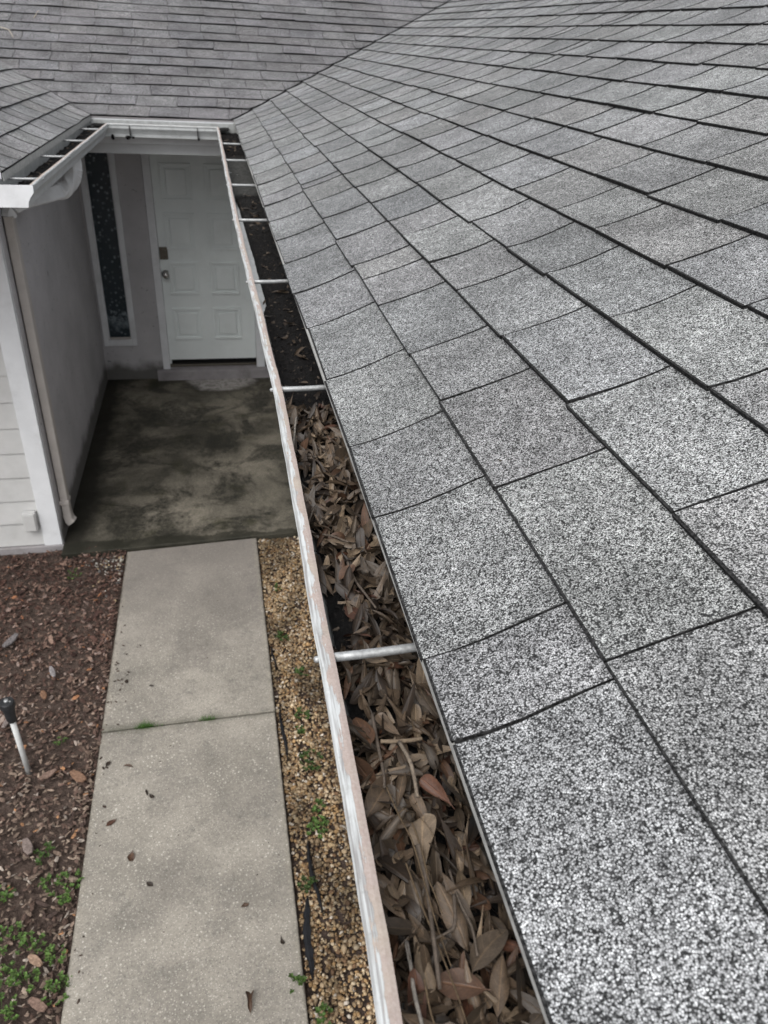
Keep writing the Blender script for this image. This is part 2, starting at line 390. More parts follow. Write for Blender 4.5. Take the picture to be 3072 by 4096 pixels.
# ------------------------------------------------------------------ shingle roofs
def roof(origin, vdir, udir, ncourse, v0, v1, cuts=None, gap=0.0072, nseg=6, nv=6, darkedge=0.0018, curl=1.0, tintbase=1.0, seed=0, planes=(), e0=E0, first=True, tab=(0.285, 0.315), hue=(1, 1, 1), shear=None, nearv=-99.0, widen=0.0):
    rr = random.Random(seed); curlk = min(curl, 1.0)
    O = Vector(origin); V = Vector(vdir); U = Vector(udir); N = V.cross(U)
    if N.z < 0: N = -N
    verts = []; faces = []; mi = []; tint = []
    off = rr.random()
    for k in range(ncourse):
        u0 = 0.0 if k == 0 else e0 + (k - 1) * E_
        u1 = e0 + k * E_ + 0.012
        cs = sorted((cuts or {}).get(k, []))
        lo, hi = (cs[0], cs[-1]) if cs else (v0 + rr.uniform(-0.3, 0), v0)
        if not cs: cs = [lo]; hi = lo
        c = hi
        cnt = rr.randint(0, 8)
        while c < v1:
            cnt += 1
            c += rr.uniform(*tab) if cnt % 7 else rr.choice((0.10, 0.20, 0.24)); cs.append(c)
        c = cs[0]
        while c > v0:
            c -= rr.uniform(*tab); cs.insert(0, c)
        ph = rr.uniform(0, 50)
        for a, b in zip(cs, cs[1:]):
            if b - a < 0.03: continue
            far = min(1.0, max(0.0, (a - nearv) / 1.2)); g = gap * (0.36 + 0.64 * far + 1.2 * min(1.0, max(0, a - nearv - 1.0) / 2.0) * widen) * (1 if rr.random() > 0.12 else 0.4)
            va, vb = a + g / 2, b - g / 2
            lift = max(0.0, 0.0012 + rr.gauss(0, 0.0010)) * curl
            fish = rr.uniform(-0.0006, 0.0010) * curl
            du = rr.gauss(0, 0.0020); sk = rr.gauss(0, 0.0018)
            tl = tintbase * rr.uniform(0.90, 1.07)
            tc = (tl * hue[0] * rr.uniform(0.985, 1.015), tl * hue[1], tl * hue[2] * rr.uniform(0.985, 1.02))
            base = len(verts)
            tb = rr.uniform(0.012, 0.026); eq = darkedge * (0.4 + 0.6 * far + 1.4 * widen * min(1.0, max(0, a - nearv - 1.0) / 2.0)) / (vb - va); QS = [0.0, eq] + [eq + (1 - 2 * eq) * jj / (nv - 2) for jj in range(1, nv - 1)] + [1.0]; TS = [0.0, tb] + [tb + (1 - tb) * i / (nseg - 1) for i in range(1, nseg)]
            for i in range(nseg + 1):
                t = min(1.0, TS[i])
                u = u0 + (u1 - u0) * t
                for j in range(nv + 1):
                    q = QS[j]
                    wob = fbm(va + (vb - va) * q * 1.0 + ph, k * 1.7, 0, 2) if nv > 1 else 0
                    h = 0.0085 * (1 - t) ** 2.6 + 0.0036 + 0.0030 * t ** 2.2 * curlk
                    h += (lift + max(0, 0.0045 * fbm((va + (vb - va) * q) * 1.6 + k * 7.3, k * 2.9, 4.0, 2)) * curl + fish * (4 * (q - .5) ** 2)) * (1 - t) ** 2 + 0.0016 * curl * wob * (1 - t)
                    uu = u + (du + sk * (q - .5) + 0.0016 * wob * curl) * (1 - t)
                    vv = va + (vb - va) * q
                    vv += 0.0026 * curl * math.sin(t * 5 + ph) * (1 if j in (0, 1, nv - 1, nv) else 0) + (0.0012 * fbm(u * 60, va * 9 + j) if j in (1, nv - 1) else 0)
                    if i == 0 and j in (0, nv): vv += 0.003 * (1 if j == 0 else -1); uu += 0.003
                    verts.append(O + V * vv + U * uu + N * h); tint.append(tc)
            nvv = nv + 1
            for i in range(nseg):
                for j in range(nv):
                    p = base + i * nvv + j
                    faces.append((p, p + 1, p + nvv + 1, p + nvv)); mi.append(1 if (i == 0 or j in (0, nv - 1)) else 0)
            # thickness: butt edge and the two slot edges
            rim = [base + j for j in range(nvv)]
            lft = [base + i * nvv for i in range(nseg + 1)]; rgt = [base + i * nvv + nv for i in range(nseg + 1)]
            for line, flip, th in ((rim, 0, 0.0088), (lft, 1, 0.0055), (rgt, 0, 0.0055)):
                lowv = []
                for id_ in line:
                    lowv.append(len(verts)); verts.append(verts[id_] - N * th + (U * 0.001 if line is rim else Vector((0, 0, 0)))); tint.append(tc)
                for m in range(len(line) - 1):
                    f = (line[m], line[m + 1], lowv[m + 1], lowv[m])
                    faces.append(f[::-1] if flip else f); mi.append(1)
    # deck under the tabs
    base = len(verts); um = e0 + ncourse * E_
    for vv, uu in ((v0 - .3, 0.004), (v1 + .3, 0.004), (v1 + .3, um), (v0 - .3, um)):
        verts.append(O + V * vv + U * uu + N * 0.0006); tint.append((.1, .1, .1))
    faces.append((base, base + 1, base + 2, base + 3)); mi.append(1)
    for vv, uu in ((v0 - .3, 0.010), (v1 + .3, 0.010), (v1 + .3, um), (v0 - .3, um)):
        verts.append(O + V * vv + U * uu - N * 0.02); tint.append((.1, .1, .1))
    faces.append((base + 7, base + 6, base + 5, base + 4)); mi.append(1)
    if shear: verts = [shear(v) for v in verts]
    bm = bmesh.new()
    me = bpy.data.meshes.new('roof'); me.from_pydata([tuple(v) for v in verts], [], faces)
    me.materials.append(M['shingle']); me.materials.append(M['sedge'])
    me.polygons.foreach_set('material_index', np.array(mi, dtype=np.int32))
    ca = me.color_attributes.new('tint', 'FLOAT_COLOR', 'POINT')
    t = np.ones((len(verts), 4), dtype=np.float32); t[:, :3] = np.array(tint); ca.data.foreach_set('color', t.ravel())
    bm.from_mesh(me)
    for pco, pno in planes:   # keep the side the normal points away from
        bmesh.ops.bisect_plane(bm, geom=bm.verts[:] + bm.edges[:] + bm.faces[:], plane_co=pco, plane_no=pno, clear_outer=True)
    bm.to_mesh(me); bm.free(); me.update()
    o = bpy.data.objects.new('roof', me); COL.objects.link(o); H(o); return o

shl = lambda v: Vector((v.x - 0.019 * (6.85 - v.y), v.y, v.z))
cuts = {0: [1.764, 1.441, 1.14, 0.912, 0.616, 0.495, 0.18], 1: [2.071, 1.926, 1.709, 1.394, 1.165, 0.866, 0.515, 0.2], 2: [1.843, 1.607, 1.303, 0.997, 0.681, 0.38],
        3: [1.735, 1.501, 1.203, 0.89, 0.59], 4: [1.847, 1.623, 1.31, 1.063, 0.76], 5: [1.98, 1.70, 1.41, 1.11]}
# right slope
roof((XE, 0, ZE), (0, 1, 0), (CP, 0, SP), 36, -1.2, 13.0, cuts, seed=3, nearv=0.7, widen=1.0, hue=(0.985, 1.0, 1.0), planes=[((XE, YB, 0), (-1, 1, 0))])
# back slope over the porch: its courses run into both valleys, trimmed a finger short of the right one
roof((0, YB, ZE), (1, 0, 0), (0, CP, SP), 36, -7.0, 7.0, gap=0.0032, nseg=4, nv=5, darkedge=0.0005, curl=2.3, seed=8, tintbase=0.72, hue=(1.0, 0.985, 1.01),  # tint lowered here: the slope's dimmer light is put into its colour
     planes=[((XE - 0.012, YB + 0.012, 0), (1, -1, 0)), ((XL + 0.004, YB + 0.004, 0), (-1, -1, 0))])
# left slope of the garage wing and its hipped front
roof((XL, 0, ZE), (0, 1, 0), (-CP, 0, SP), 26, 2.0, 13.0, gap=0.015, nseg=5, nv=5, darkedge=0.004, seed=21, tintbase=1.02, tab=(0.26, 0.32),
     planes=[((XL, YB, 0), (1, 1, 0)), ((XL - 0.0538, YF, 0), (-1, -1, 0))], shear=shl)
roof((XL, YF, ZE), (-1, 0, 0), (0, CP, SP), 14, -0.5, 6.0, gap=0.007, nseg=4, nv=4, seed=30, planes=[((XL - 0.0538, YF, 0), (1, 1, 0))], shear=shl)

# drip edge strips under the first course
m = MB()
m.box((XE - 0.0046, -1.2, ZE + 0.0012), (XE - 0.001, YB + 0.01, ZE + 0.0082)).box((XE - 0.001, -1.2, ZE - 0.0015), (XE + 0.034, YB, ZE - 0.0002))
H(m.done('drip_edge', M['dripedge']))
m = MB(); m.box((XL - 0.02, YB - 0.004, ZE - 0.008), (XE, YB - 0.0005, ZE + 0.003)); H(m.done('drip_edge', M['step']))
m = MB(); m.box((XL + 0.001, YF, ZE - 0.03), (XL + 0.004, YB, ZE + 0.005)); 
for v in m.bm.verts: v.co = shl(v.co)
H(m.done('drip_edge', M['dripedge']))

m = MB(); m.box((-6.0, YF - 0.006, ZE - 0.02), (XL - 0.058, YF - 0.002, ZE + 0.010)); H(m.done('drip_edge', M['white']))
# ------------------------------------------------------------------ gutters
LIPZ = 2.574
FX = 0.236                                    # house side of the right gutter
# inner lip x along the bowed right gutter
_ky = [-1.5, 0.0, 0.27, 0.68, 1.1, 1.51, 2.0, 2.34, 3.3, 4.4, 5.5, 6.66, 7.2]
_kx = [0.095, 0.100, 0.1016, 0.108, 0.1135, 0.1165, 0.111, 0.105, 0.0945, 0.091, 0.087, 0.082, 0.080]
def lipx(y):
    return float(np.interp(y, _ky, _kx)) - 0.0175 + 0.0022 * fbm(y * 3.1, 2.0) + 0.0008 * fbm(y * 14.0, 5.0)
LW = 0.0175
# section: (offset from the outer lip towards the house, height, paint position across the lip, peel amount)
def section(wid):
    return [(0.000, LIPZ - 0.010, 0.0, 0.15), (-0.0015, LIPZ - 0.004, 0.003, 0.6), (0.001, LIPZ, 0.006, 1.0), (0.006, LIPZ + 0.0008, 0.0105, 1.0), (0.0125, LIPZ + 0.0004, 0.017, 1.0), (LW, LIPZ - 0.001, 0.022, 1.0),
            (LW - 0.001, LIPZ - 0.006, 0.026, 0.9), (0.0055, LIPZ - 0.012, 0.0, 0.0), (0.006, LIPZ - 0.030, 0, 0), (0.022, LIPZ - 0.052, 0, 0), (0.032, LIPZ - 0.070, 0, 0), (0.036, LIPZ - 0.090, 0, 0),
            (wid - 0.001, LIPZ - 0.090, 0, -1.0), (wid, LIPZ + 0.008, 0, -0.7),
            (wid + 0.001, LIPZ + 0.008, 0, 0), (wid + 0.001, LIPZ - 0.0925, 0, 0), (0.034, LIPZ - 0.0925, 0, 0), (0.030, LIPZ - 0.071, 0, 0), (0.020, LIPZ - 0.053, 0, 0), (0.004, LIPZ - 0.031, 0, 0), (0.0035, LIPZ - 0.013, 0, 0)]
def sweep_gutter(name, stations, place, wid):
    sec = section(wid); n = len(sec); vs = []; fs = []; at = []
    for st in stations:
        dz = 0.0012 * fbm(st * 2.3, 7.7)
        for o, z, a, pl in sec:
            x, y = place(st, o); vs.append((x, y, z + dz)); at.append((a, st, pl))
    for i in range(len(stations) - 1):
        for k in range(n):
            p = i * n + k; q = i * n + (k + 1) % n
            fs.append((p, q, q + n, p + n))
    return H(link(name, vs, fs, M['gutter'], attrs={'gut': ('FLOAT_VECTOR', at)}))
YC = 6.655
ys_ = list(np.arange(-1.2, YC - 0.02, 0.035)) + [YC]
WR = 0.1475
def pr(st, o):
    y = st if st < YC - 0.001 else YC + o
    x0 = lipx(y)
    if o > 0.1: return FX + (o - WR), y
    return x0 + o, y
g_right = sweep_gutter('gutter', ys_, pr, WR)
def lipL(y): return -0.736 - 0.0203 * (6.31 - y) + 0.0022 * fbm(y * 3.7, 9.0)
XCR = lipx(YC); XCL = lipL(YC)
def pb(st, o):
    if st >= 0.9999: return lipx(YC + o) + o - (0 if o < .1 else 0), YC + o
    if st <= 0.0001: return lipL(YC + o) - o, YC + o
    return XCL + (XCR - XCL) * st, YC + o + 0.002 * math.sin(st * 9) * (1 if o < .1 else 0)
g_back = sweep_gutter('gutter', list(np.linspace(0, 1, 15)), pb, 0.19)
YN = 3.905
def pl_(st, o):
    y = st if st < YC - 0.001 else YC + o
    return lipL(y) - o, y
g_left = sweep_gutter('gutter', list(np.arange(YN, YC - 0.02, 0.05)) + [YC], pl_, 0.155)
# end cap of the left gutter
ec = [(o, z) for o, z, *_ in section(0.155)]
cap = [ec[1], ec[2], (0.154, LIPZ - 0.001), (0.154, LIPZ - 0.0945), (0.033, LIPZ - 0.0945), (0.028, LIPZ - 0.071), (0.018, LIPZ - 0.053), (0.0, LIPZ - 0.031)]
vs = [(lipL(YN) - o, YN - 0.006, z) for o, z in cap] + [(lipL(YN) - o, YN + 0.002, z) for o, z in cap]
n = len(cap)
link('end_cap', vs, [tuple(range(n))[::-1], tuple(range(n, 2 * n))] + [(k, (k + 1) % n, n + (k + 1) % n, n + k) for k in range(n)], M['white'], g_left)
# sleeve bands where the back gutter was spliced
for s_ in (0.19, 0.82):
    m = MB(); x = XCL + (XCR - XCL) * s_
    m.box((x - 0.003, YC - 0.003, LIPZ - 0.096), (x + 0.003, YC + 0.033, LIPZ - 0.012))
    m.done('splice_band', M['sedge'], g_back)
for x, wd_, hh in ((-0.60, 0.030, 0.022), (-0.56, 0.02, 0.012), (-0.075, 0.012, 0.016), (XCL + 0.02, 0.02, 0.03)):
    m = MB(); bmesh.ops.create_icosphere(m.bm, subdivisions=3, radius=1.0)
    for v in m.bm.verts:
        v.co *= 1 + 0.5 * fbm(v.co.x * 2 + x * 40, v.co.y * 2, v.co.z * 2); v.co = Vector((x + v.co.x * wd_ * .6, YC + 0.030 + v.co.y * 0.012, LIPZ - 0.094 + v.co.z * hh * .6))
    m.done('moss', M['soil'], g_back, True)
# spike and ferrule hangers
def hanger(par, a, b, name='hanger', r=0.0058, head=None):
    m = MB(); a = Vector(a); b = Vector(b); d = (b - a).normalized()
    m.tube([a + (b - a) * t + Vector((0, 0, -0.0012 * math.sin(t * 3.1))) for t in (0, .25, .5, .75, 1)], r, 12)
    if head is not None:
        hp = Vector(head); m.tube([hp - d * 0.006, hp - d * 0.004, hp + d * 0.004], [0.0025, 0.0042, 0.0042], 10)
    return m.done(name, M['galv'], par, True)
for k, y in enumerate((0.684, 1.51, 2.337, 3.237, 4.065, 4.924, 5.703)):
    dy = rnd.uniform(-0.004, 0.012)
    hanger(g_right, (lipx(y) + LW - 0.003, y - 0.002, LIPZ - 0.0075), (FX, y + dy, LIPZ - 0.0075), head=(lipx(y) - 0.001, y - 0.002, LIPZ - 0.008))
for y in (4.13, 4.90, 5.63, 6.32):
    hanger(g_left, (lipL(y) - LW + 0.003, y + 0.006, LIPZ - 0.008), (lipL(y) - 0.152, y - 0.006, LIPZ - 0.008), head=(lipL(y) + 0.001, y + 0.006, LIPZ - 0.009))

# ------------------------------------------------------------------ fascia, soffit, porch header, ceiling
m = MB(); m.box((FX + 0.003, -1.2, 2.44), (FX + 0.022, YB - 0.03, ZE - 0.02)); H(m.done('fascia', M['white']))
FBY = YC + 0.193
m = MB(); m.box((-0.93, FBY, 2.42), (FX + 0.022, FBY + 0.02, ZE - 0.01)); H(m.done('fascia', M['white']))
m = MB(); m.box((XL - 0.06, YF - 0.11, 2.482), (XL - 0.045, YB, ZE - 0.008))
for v in m.bm.verts: v.co = shl(v.co)
H(m.done('fascia', M['white']))
m = MB(); m.box((-6.0, YF - 0.115, 2.478), (XL - 0.05 - 0.056, YF - 0.09, ZE - 0.012), 0.002)
m.box((-6.0, YF - 0.10, ZE - 0.012), (XL - 0.115, YF + 0.02, ZE - 0.004))
H(m.done('fascia', M['white']))
m = MB(); m.box((-1.15, YF - 0.088, 2.49), (XL - 0.0668, YF + 0.06, ZE - 0.0045), 0.002); H(m.done('corner_return', M['white']))
# soffits
m = MB(); m.box((FX + 0.023, -1.2, 2.445), (0.64, 6.93, 2.46)); H(m.done('soffit', M['soffit']))
m = MB(); m.box((-1.22, YF - 0.088, 2.50), (XL - 0.10, 6.93, 2.515)); m.box((-6, YF - 0.088, 2.50), (-1.222, 4.92, 2.515)); H(m.done('soffit', M['soffit']))
m = MB(); m.box((-1.215, FBY + 0.021, 2.345), (0.635, FBY + 0.12, 2.56)); H(m.done('header', M['soffit']))
m = MB(); m.box((-1.215, FBY + 0.121, 2.44), (0.635, 8.03, 2.46)); H(m.done('porch_ceiling', M['soffit']))

# ------------------------------------------------------------------ walls
m = MB(); m.box((-1.41, 4.94, -0.1), (-1.21, 8.03, 2.5), 0.006); H(m.done('wall', M['stucco']))
m = MB(); m.box((0.62, -1.2, -0.1), (0.82, 8.03, 2.45)); H(m.done('wall', M['stucco']))
# door wall with its openings, as blocks that butt end to end
m = MB()
DX0, DX1 = -0.625, 0.445          # door frame outer edges
SX0, SX1 = -1.187, -0.861         # sidelight frame outer edges
for a, b in (((-1.21, -0.1), (SX0, 2.46)), ((SX0, -0.1), (SX1, 0.372)), ((SX1, -0.1), (DX0, 2.46)), ((DX1, -0.1), (0.62, 2.46)), ((DX0, 2.30), (DX1, 2.46)), ((SX0, 2.36), (SX1, 2.46))):
    m.box((a[0], 8.03, a[1]), (b[0], 8.2, b[1]))
H(m.done('wall', M['stucco']))
# lap siding on the garage front: tilted boards
m = MB()
z = 0.0; k = 0
lines = [0.01]
while lines[-1] < 2.5: lines.append(lines[-1] + 0.183)
for a, b in zip(lines, lines[1:]):
    bm = m.bm
    p = [bm.verts.new(v) for v in ((-6, 4.905, a), (-1.334, 4.905, a), (-1.334, 4.919, min(b + .012, 2.5)), (-6, 4.919, min(b + .012, 2.5)), (-6, 4.93, a), (-1.334, 4.93, a), (-1.334, 4.93, min(b + .012, 2.5)), (-6, 4.93, min(b + .012, 2.5)))]
    for f in ((0, 1, 2, 3), (1, 0, 4, 5), (1, 5, 6, 2), (0, 3, 7, 4), (4, 7, 6, 5), (2, 6, 7, 3)): bm.faces.new([p[i] for i in f])
siding = H(m.done('siding', M['siding']))
m = MB(); m.box((-6, 4.931, -0.1), (-1.411, 5.0, 2.5)); H(m.done('wall', M['stucco']))
m = MB(); m.box((-1.333, 4.893, 0.004), (-1.213, 4.9385, 2.5), 0.003); H(m.done('corner_trim', M['white']))
m = MB(); m.box((-6, 4.885, -0.12), (-1.206, 4.9385, 0.003), 0.006); H(m.done('foundation', M['step']))
m = MB(); m.box((-1.432, 4.855, 0.15), (-1.345, 4.904, 0.30), 0.006)
m.box((-1.425, 4.848, 0.16), (-1.352, 4.8545, 0.29), 0.003); H(m.done('outlet_box', M['siding']))

# ------------------------------------------------------------------ front door
def panel_slab(x0, x1, z0, z1, y, panels, depth=0.04):
    m = MB(); bm = m.bm
    m.box((x0, y, z0), (x1, y + depth, z1), 0.002, 1)
    for (a, b, c, d) in panels:       # raised-and-fielded panels: a bead frame and a fielded centre
        for i, (ins, pro) in enumerate(((0.0, 0.016),)):
            wd = 0.026
            for q0, q1 in (((a, c), (b, c + wd)), ((a, d - wd), (b, d)), ((a, c + wd + .0002), (a + wd, d - wd - .0002)), ((b - wd, c + wd + .0002), (b, d - wd - .0002))):
                m.box((q0[0], y - pro, q0[1]), (q1[0], y + 0.001, q1[1]), 0.0045, 2)
        m.box((a + 0.05, y - 0.013, c + 0.05), (b - 0.05, y + 0.001, d - 0.05), 0.010, 2)
    return m
pan = []
for c, d in ((1.79, 2.13), (1.337, 1.686), (0.892, 1.219), (0.42, 0.754)):
    pan += [(-0.478, -0.186, c, d), (-0.068, 0.218, c, d)]
door = H(panel_slab(-0.550, 0.356, 0.198, 2.225, 8.045, pan).done('front_door', M['doorwhite']))
m = MB(); m.tube([(-0.505, 8.044, 1.099), (-0.505, 8.038, 1.099)], 0.042, 20).tube([(-0.505, 8.038, 1.099), (-0.505, 8.01, 1.099)], 0.011, 12)
m.tube([(-0.505, 8.012, 1.099), (-0.505, 8.004, 1.099), (-0.505, 7.985, 1.099), (-0.505, 7.975, 1.099)], [0.018, 0.034, 0.033, 0.014], 20)
m.done('door_knob', M['chrome'], door, True)
m = MB(); m.box((-0.547, 8.028, 1.245), (-0.468, 8.0445, 1.365), 0.006, 3); m.tube([(-0.505, 8.03, 1.325), (-0.505, 8.014, 1.325)], 0.022, 16); m.box((-0.52, 8.02, 1.27), (-0.49, 8.029, 1.295), 0.003)
m.done('deadbolt', M['brass'], door)
m = MB()
m.box((-0.625, 8.012, 0.105), (-0.553, 8.06, 2.30), 0.004).box((0.359, 8.012, 0.105), (0.445, 8.06, 2.30), 0.004).box((-0.5529, 8.014, 2.228), (0.3589, 8.06, 2.30), 0.003)
m.box((-0.5535, 8.058, 0.13), (-0.535, 8.12, 2.30)).box((0.34, 8.086, 0.13), (0.3595, 8.12, 2.30))
H(m.done('door_frame', M['white']))
m = MB(); m.box((-0.553, 8.02, 0.125), (0.36, 8.16, 0.150), 0.004); H(m.done('threshold', M['brass']))
m = MB(); m.box((-0.553, 8.062, 0.150), (0.36, 8.17, 0.1975)); H(m.done('door_gap_shade', M['dark']))  # black filler painting the shade in the gap under the door
m = MB(); m.box((-0.69, 7.955, -0.02), (0.52, 8.0295, 0.104), 0.008); H(m.done('door_step', M['step']))
m = MB(); m.box((-0.552, 8.03, 0.0), (0.358, 8.16, 0.1245)); H(m.done('door_step', M['step']))
m = MB(); m.box((-0.60, 8.17, 0.0), (0.42, 8.2, 2.3)); H(m.done('door_backing', M['dark']))
# sidelight window
m = MB()
m.box((SX0, 8.010, 0.372), (SX0 + 0.048, 8.06, 2.36), 0.004).box((SX1 - 0.048, 8.010, 0.372), (SX1, 8.06, 2.36), 0.004)
m.box((SX0 + 0.0482, 8.011, 0.372), (SX1 - 0.0482, 8.06, 0.436), 0.004).box((SX0 + 0.0482, 8.011, 2.30), (SX1 - 0.0482, 8.06, 2.36), 0.004)
m.box((SX0 + 0.0485, 8.03, 0.437), (SX0 + 0.060, 8.06, 2.299)).box((SX1 - 0.060, 8.03, 0.437), (SX1 - 0.0485, 8.06, 2.299))
win = H(m.done('sidelight_window', M['white']))
m = MB(); m.box((SX0 + 0.05, 8.046, 0.437), (SX1 - 0.05, 8.052, 2.299)); m.done('pane', M['glass'], win)
m = MB(); m.box((SX0 + 0.062, 8.030, 0.4365), (SX1 - 0.062, 8.045, 0.458), 0.003); m.done('sill', M['beige'], win)

# ------------------------------------------------------------------ downspout on the porch side wall
dsp = H(MB().recttube([(-1.176, 5.055, 2.22), (-1.176, 5.055, 0.16)], (0, 1, 0), 0.055, 0.075).done('downspout', M['beige']))
pts = [(-0.860, 5.62, 2.49), (-0.860, 5.62, 2.44), (-0.861, 5.615, 2.40)]
for k in range(1, 23):
    t = k / 22; a = t * math.radians(82)
    pts.append((-0.861 - 0.105 * (1 - math.cos(a)), 5.612 - 0.17 * (1 - math.cos(a)), 2.41 - 0.125 * math.sin(a)))
q0 = Vector(pts[-1]); q1 = Vector((-1.148, 5.12, 2.272))
for t in (0.3, 0.6, 0.85): pts.append(tuple(q0.lerp(q1, t)))
for t in (0.2, 0.5, 0.8, 1.0): pts.append((-1.148 - 0.028 * math.sin(t * 1.57), 5.12 - 0.065 * math.sin(t * 1.57), 2.272 - 0.06 * t))
MB().recttube(pts, (0.4, 0.9, 0.3), 0.070, 0.096, rib=0.045, taper=0.26).done('elbow', M['downwhite'], dsp)
pts = [(-1.176, 5.055, 0.175)]
for k in range(1, 8):
    a = k / 7 * math.radians(26); pts.append((-1.176 + 0.07 * (1 - math.cos(a)), 5.055 - 0.02 * (1 - math.cos(a)), 0.175 - 0.13 * math.sin(a)))
pts.append((pts[-1][0] + 0.018, pts[-1][1] - 0.004, pts[-1][2] - 0.022))
MB().recttube(pts, (0, 1, 0), 0.058, 0.078, rib=0.04).done('elbow', M['beige'], dsp)
e = Vector(pts[-1]); MB().recttube([e - Vector((0.004, 0, -0.002)), e + Vector((0.0012, 0, -0.0006))], (0, 1, 0), 0.05, 0.07).done('outlet_shade', M['dark'], dsp)  # black plug painting the shade inside the pipe mouth
m = MB(); m.box((-1.2095, 5.006, 0.262), (-1.144, 5.104, 0.292), 0.003); m.done('strap', M['beige'], dsp)

# ------------------------------------------------------------------ ground, path, porch slab
def sheet(name, x0, x1, y0, y1, z, mat, nx, ny, amp, sc):
    vs = [(x0 + (x1 - x0) * i / nx, y0 + (y1 - y0) * j / ny, z + amp * fbm((x0 + (x1 - x0) * i / nx) * sc, (y0 + (y1 - y0) * j / ny) * sc)) for j in range(ny + 1) for i in range(nx + 1)]
    fs = [(j * (nx + 1) + i, j * (nx + 1) + i + 1, (j + 1) * (nx + 1) + i + 1, (j + 1) * (nx + 1) + i) for j in range(ny) for i in range(nx)]
    return link(name, vs, fs, mat, smooth=True)
tag(link('ground', [(-60, -60, -0.14), (60, -60, -0.14), (60, 60, -0.14), (-60, 60, -0.14)], [(0, 1, 2, 3)], M['ground']), kind='structure')
tag(sheet('mulch_bed', -3.2, -0.70, -1.0, 4.95, -0.045, M['ground'], 50, 110, 0.02, 3.0), kind='structure')
tag(sheet('gravel_bed', 0.12, 0.70, -1.0, 4.95, -0.05, M['ground'], 12, 100, 0.008, 4.0), kind='structure')
def slab(name, x0, x1, yl0, yr0, yl1, yr1, ztop, mat, tilt=0.0):
    m = MB(); bm = m.bm
    lo = [bm.verts.new(v) for v in ((x0, yl0, -0.13), (x1, yr0, -0.13), (x1, yr1, -0.13), (x0, yl1, -0.13))]
    hi = [bm.verts.new(v) for v in ((x0, yl0, ztop), (x1, yr0, ztop), (x1, yr1, ztop + tilt), (x0, yl1, ztop + tilt))]
    bm.faces.new(lo[::-1]); bm.faces.new(hi)
    for k in range(4): bm.faces.new((lo[k], lo[(k + 1) % 4], hi[(k + 1) % 4], hi[k]))
    bmesh.ops.bevel(bm, geom=[e for e in bm.edges if all(v.co.z > -0.05 for v in e.verts)], offset=0.009, segments=3, affect='EDGES', profile=0.6)
    return m.done(name, mat)
tag(slab('path', -0.760, 0.163, 3.062, 3.072, 4.755, 4.822, -0.004, M['walk']), kind='structure')
tag(slab('path', -0.757, 0.160, 1.30, 1.30, 3.049, 3.059, -0.001, M['walk']), kind='structure')
tag(slab('path', -0.755, 0.158, -1.0, -1.0, 1.287, 1.287, -0.003, M['walk']), kind='structure')
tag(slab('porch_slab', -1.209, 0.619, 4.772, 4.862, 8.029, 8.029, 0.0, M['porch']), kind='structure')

# ------------------------------------------------------------------ gravel pebbles
def ico():
    bm = bmesh.new(); bmesh.ops.create_icosphere(bm, subdivisions=1, radius=1.0)
    v = np.array([x.co[:] for x in bm.verts]); bm.verts.ensure_lookup_table(); f = [[q.index for q in x.verts] for x in bm.faces]; bm.free(); return v, f
def chunks(name, P, Sz, cols, flat, mat, seed, jit=0.2, smooth=True, label=None, tiltmax=0.5):
    iv, if_ = ico(); nv = len(iv); rs = np.random.RandomState(seed); V_ = []; F_ = []; C_ = []
    if_ = np.array(if_)
    for i, (p, s) in enumerate(zip(P, Sz)):
        v = iv * (1 + jit * (rs.rand(nv, 1) - .5) * 2) * np.array(s)
        R_ = np.array(Matrix.Rotation(rs.rand() * 6.28, 3, 'Z') @ Matrix.Rotation((rs.rand() - .5) * 2 * tiltmax, 3, 'X') @ Matrix.Rotation((rs.rand() - .5) * 2 * tiltmax, 3, 'Y'))
        V_.append(v @ R_.T + np.array(p)); F_.append(if_ + i * nv); C_.append(np.repeat([cols[i]], nv, 0))
    o = link(name, np.concatenate(V_), np.concatenate(F_).tolist(), mat, smooth=smooth, tint=np.concatenate(C_))
    return tag(o, label, None, None, 'stuff')
pal = np.array([(0.28, 0.20, 0.118), (0.36, 0.27, 0.17), (0.20, 0.13, 0.072), (0.48, 0.39, 0.27), (0.56, 0.50, 0.42), (0.17, 0.10, 0.055), (0.33, 0.21, 0.10), (0.42, 0.31, 0.18)])
P = []; Sz = []; Cc = []
NP = 12500
for i in range(NP):
    y = 1.05 + (4.83 - 1.05) * rnd.random(); x = 0.172 + (0.60 - 0.172) * rnd.random() ** 1.25
    if x < 0.20 and rnd.random() < 0.5 * (fbm(y * 2, 3) > 0.0): continue
    r = rnd.uniform(0.0035, 0.0100) * (1.0 if rnd.random() < .93 else 1.5)
    P.append((x, y, -0.040 + 0.014 * rnd.random() + 0.006 * fbm(x * 6, y * 6))); Sz.append((r * rnd.uniform(1, 1.5), r, r * rnd.uniform(.55, .85)))
    c = pal[rnd.choices(range(8), (5, 5, 4, 3, 1.4, 2.5, 5, 4))[0]] * rnd.uniform(0.75, 1.3)
    wet = 0.40 + 0.60 * min(1, max(0, (fbm(x * 5 + 5, y * 2.3) * 1.3 + 0.60)))
    Cc.append(c * wet)
tag(chunks('gravel', P, Sz, Cc, True, M['pebble'], 3, 0.16), 'tan and amber river pebbles filling the strip beside the path')

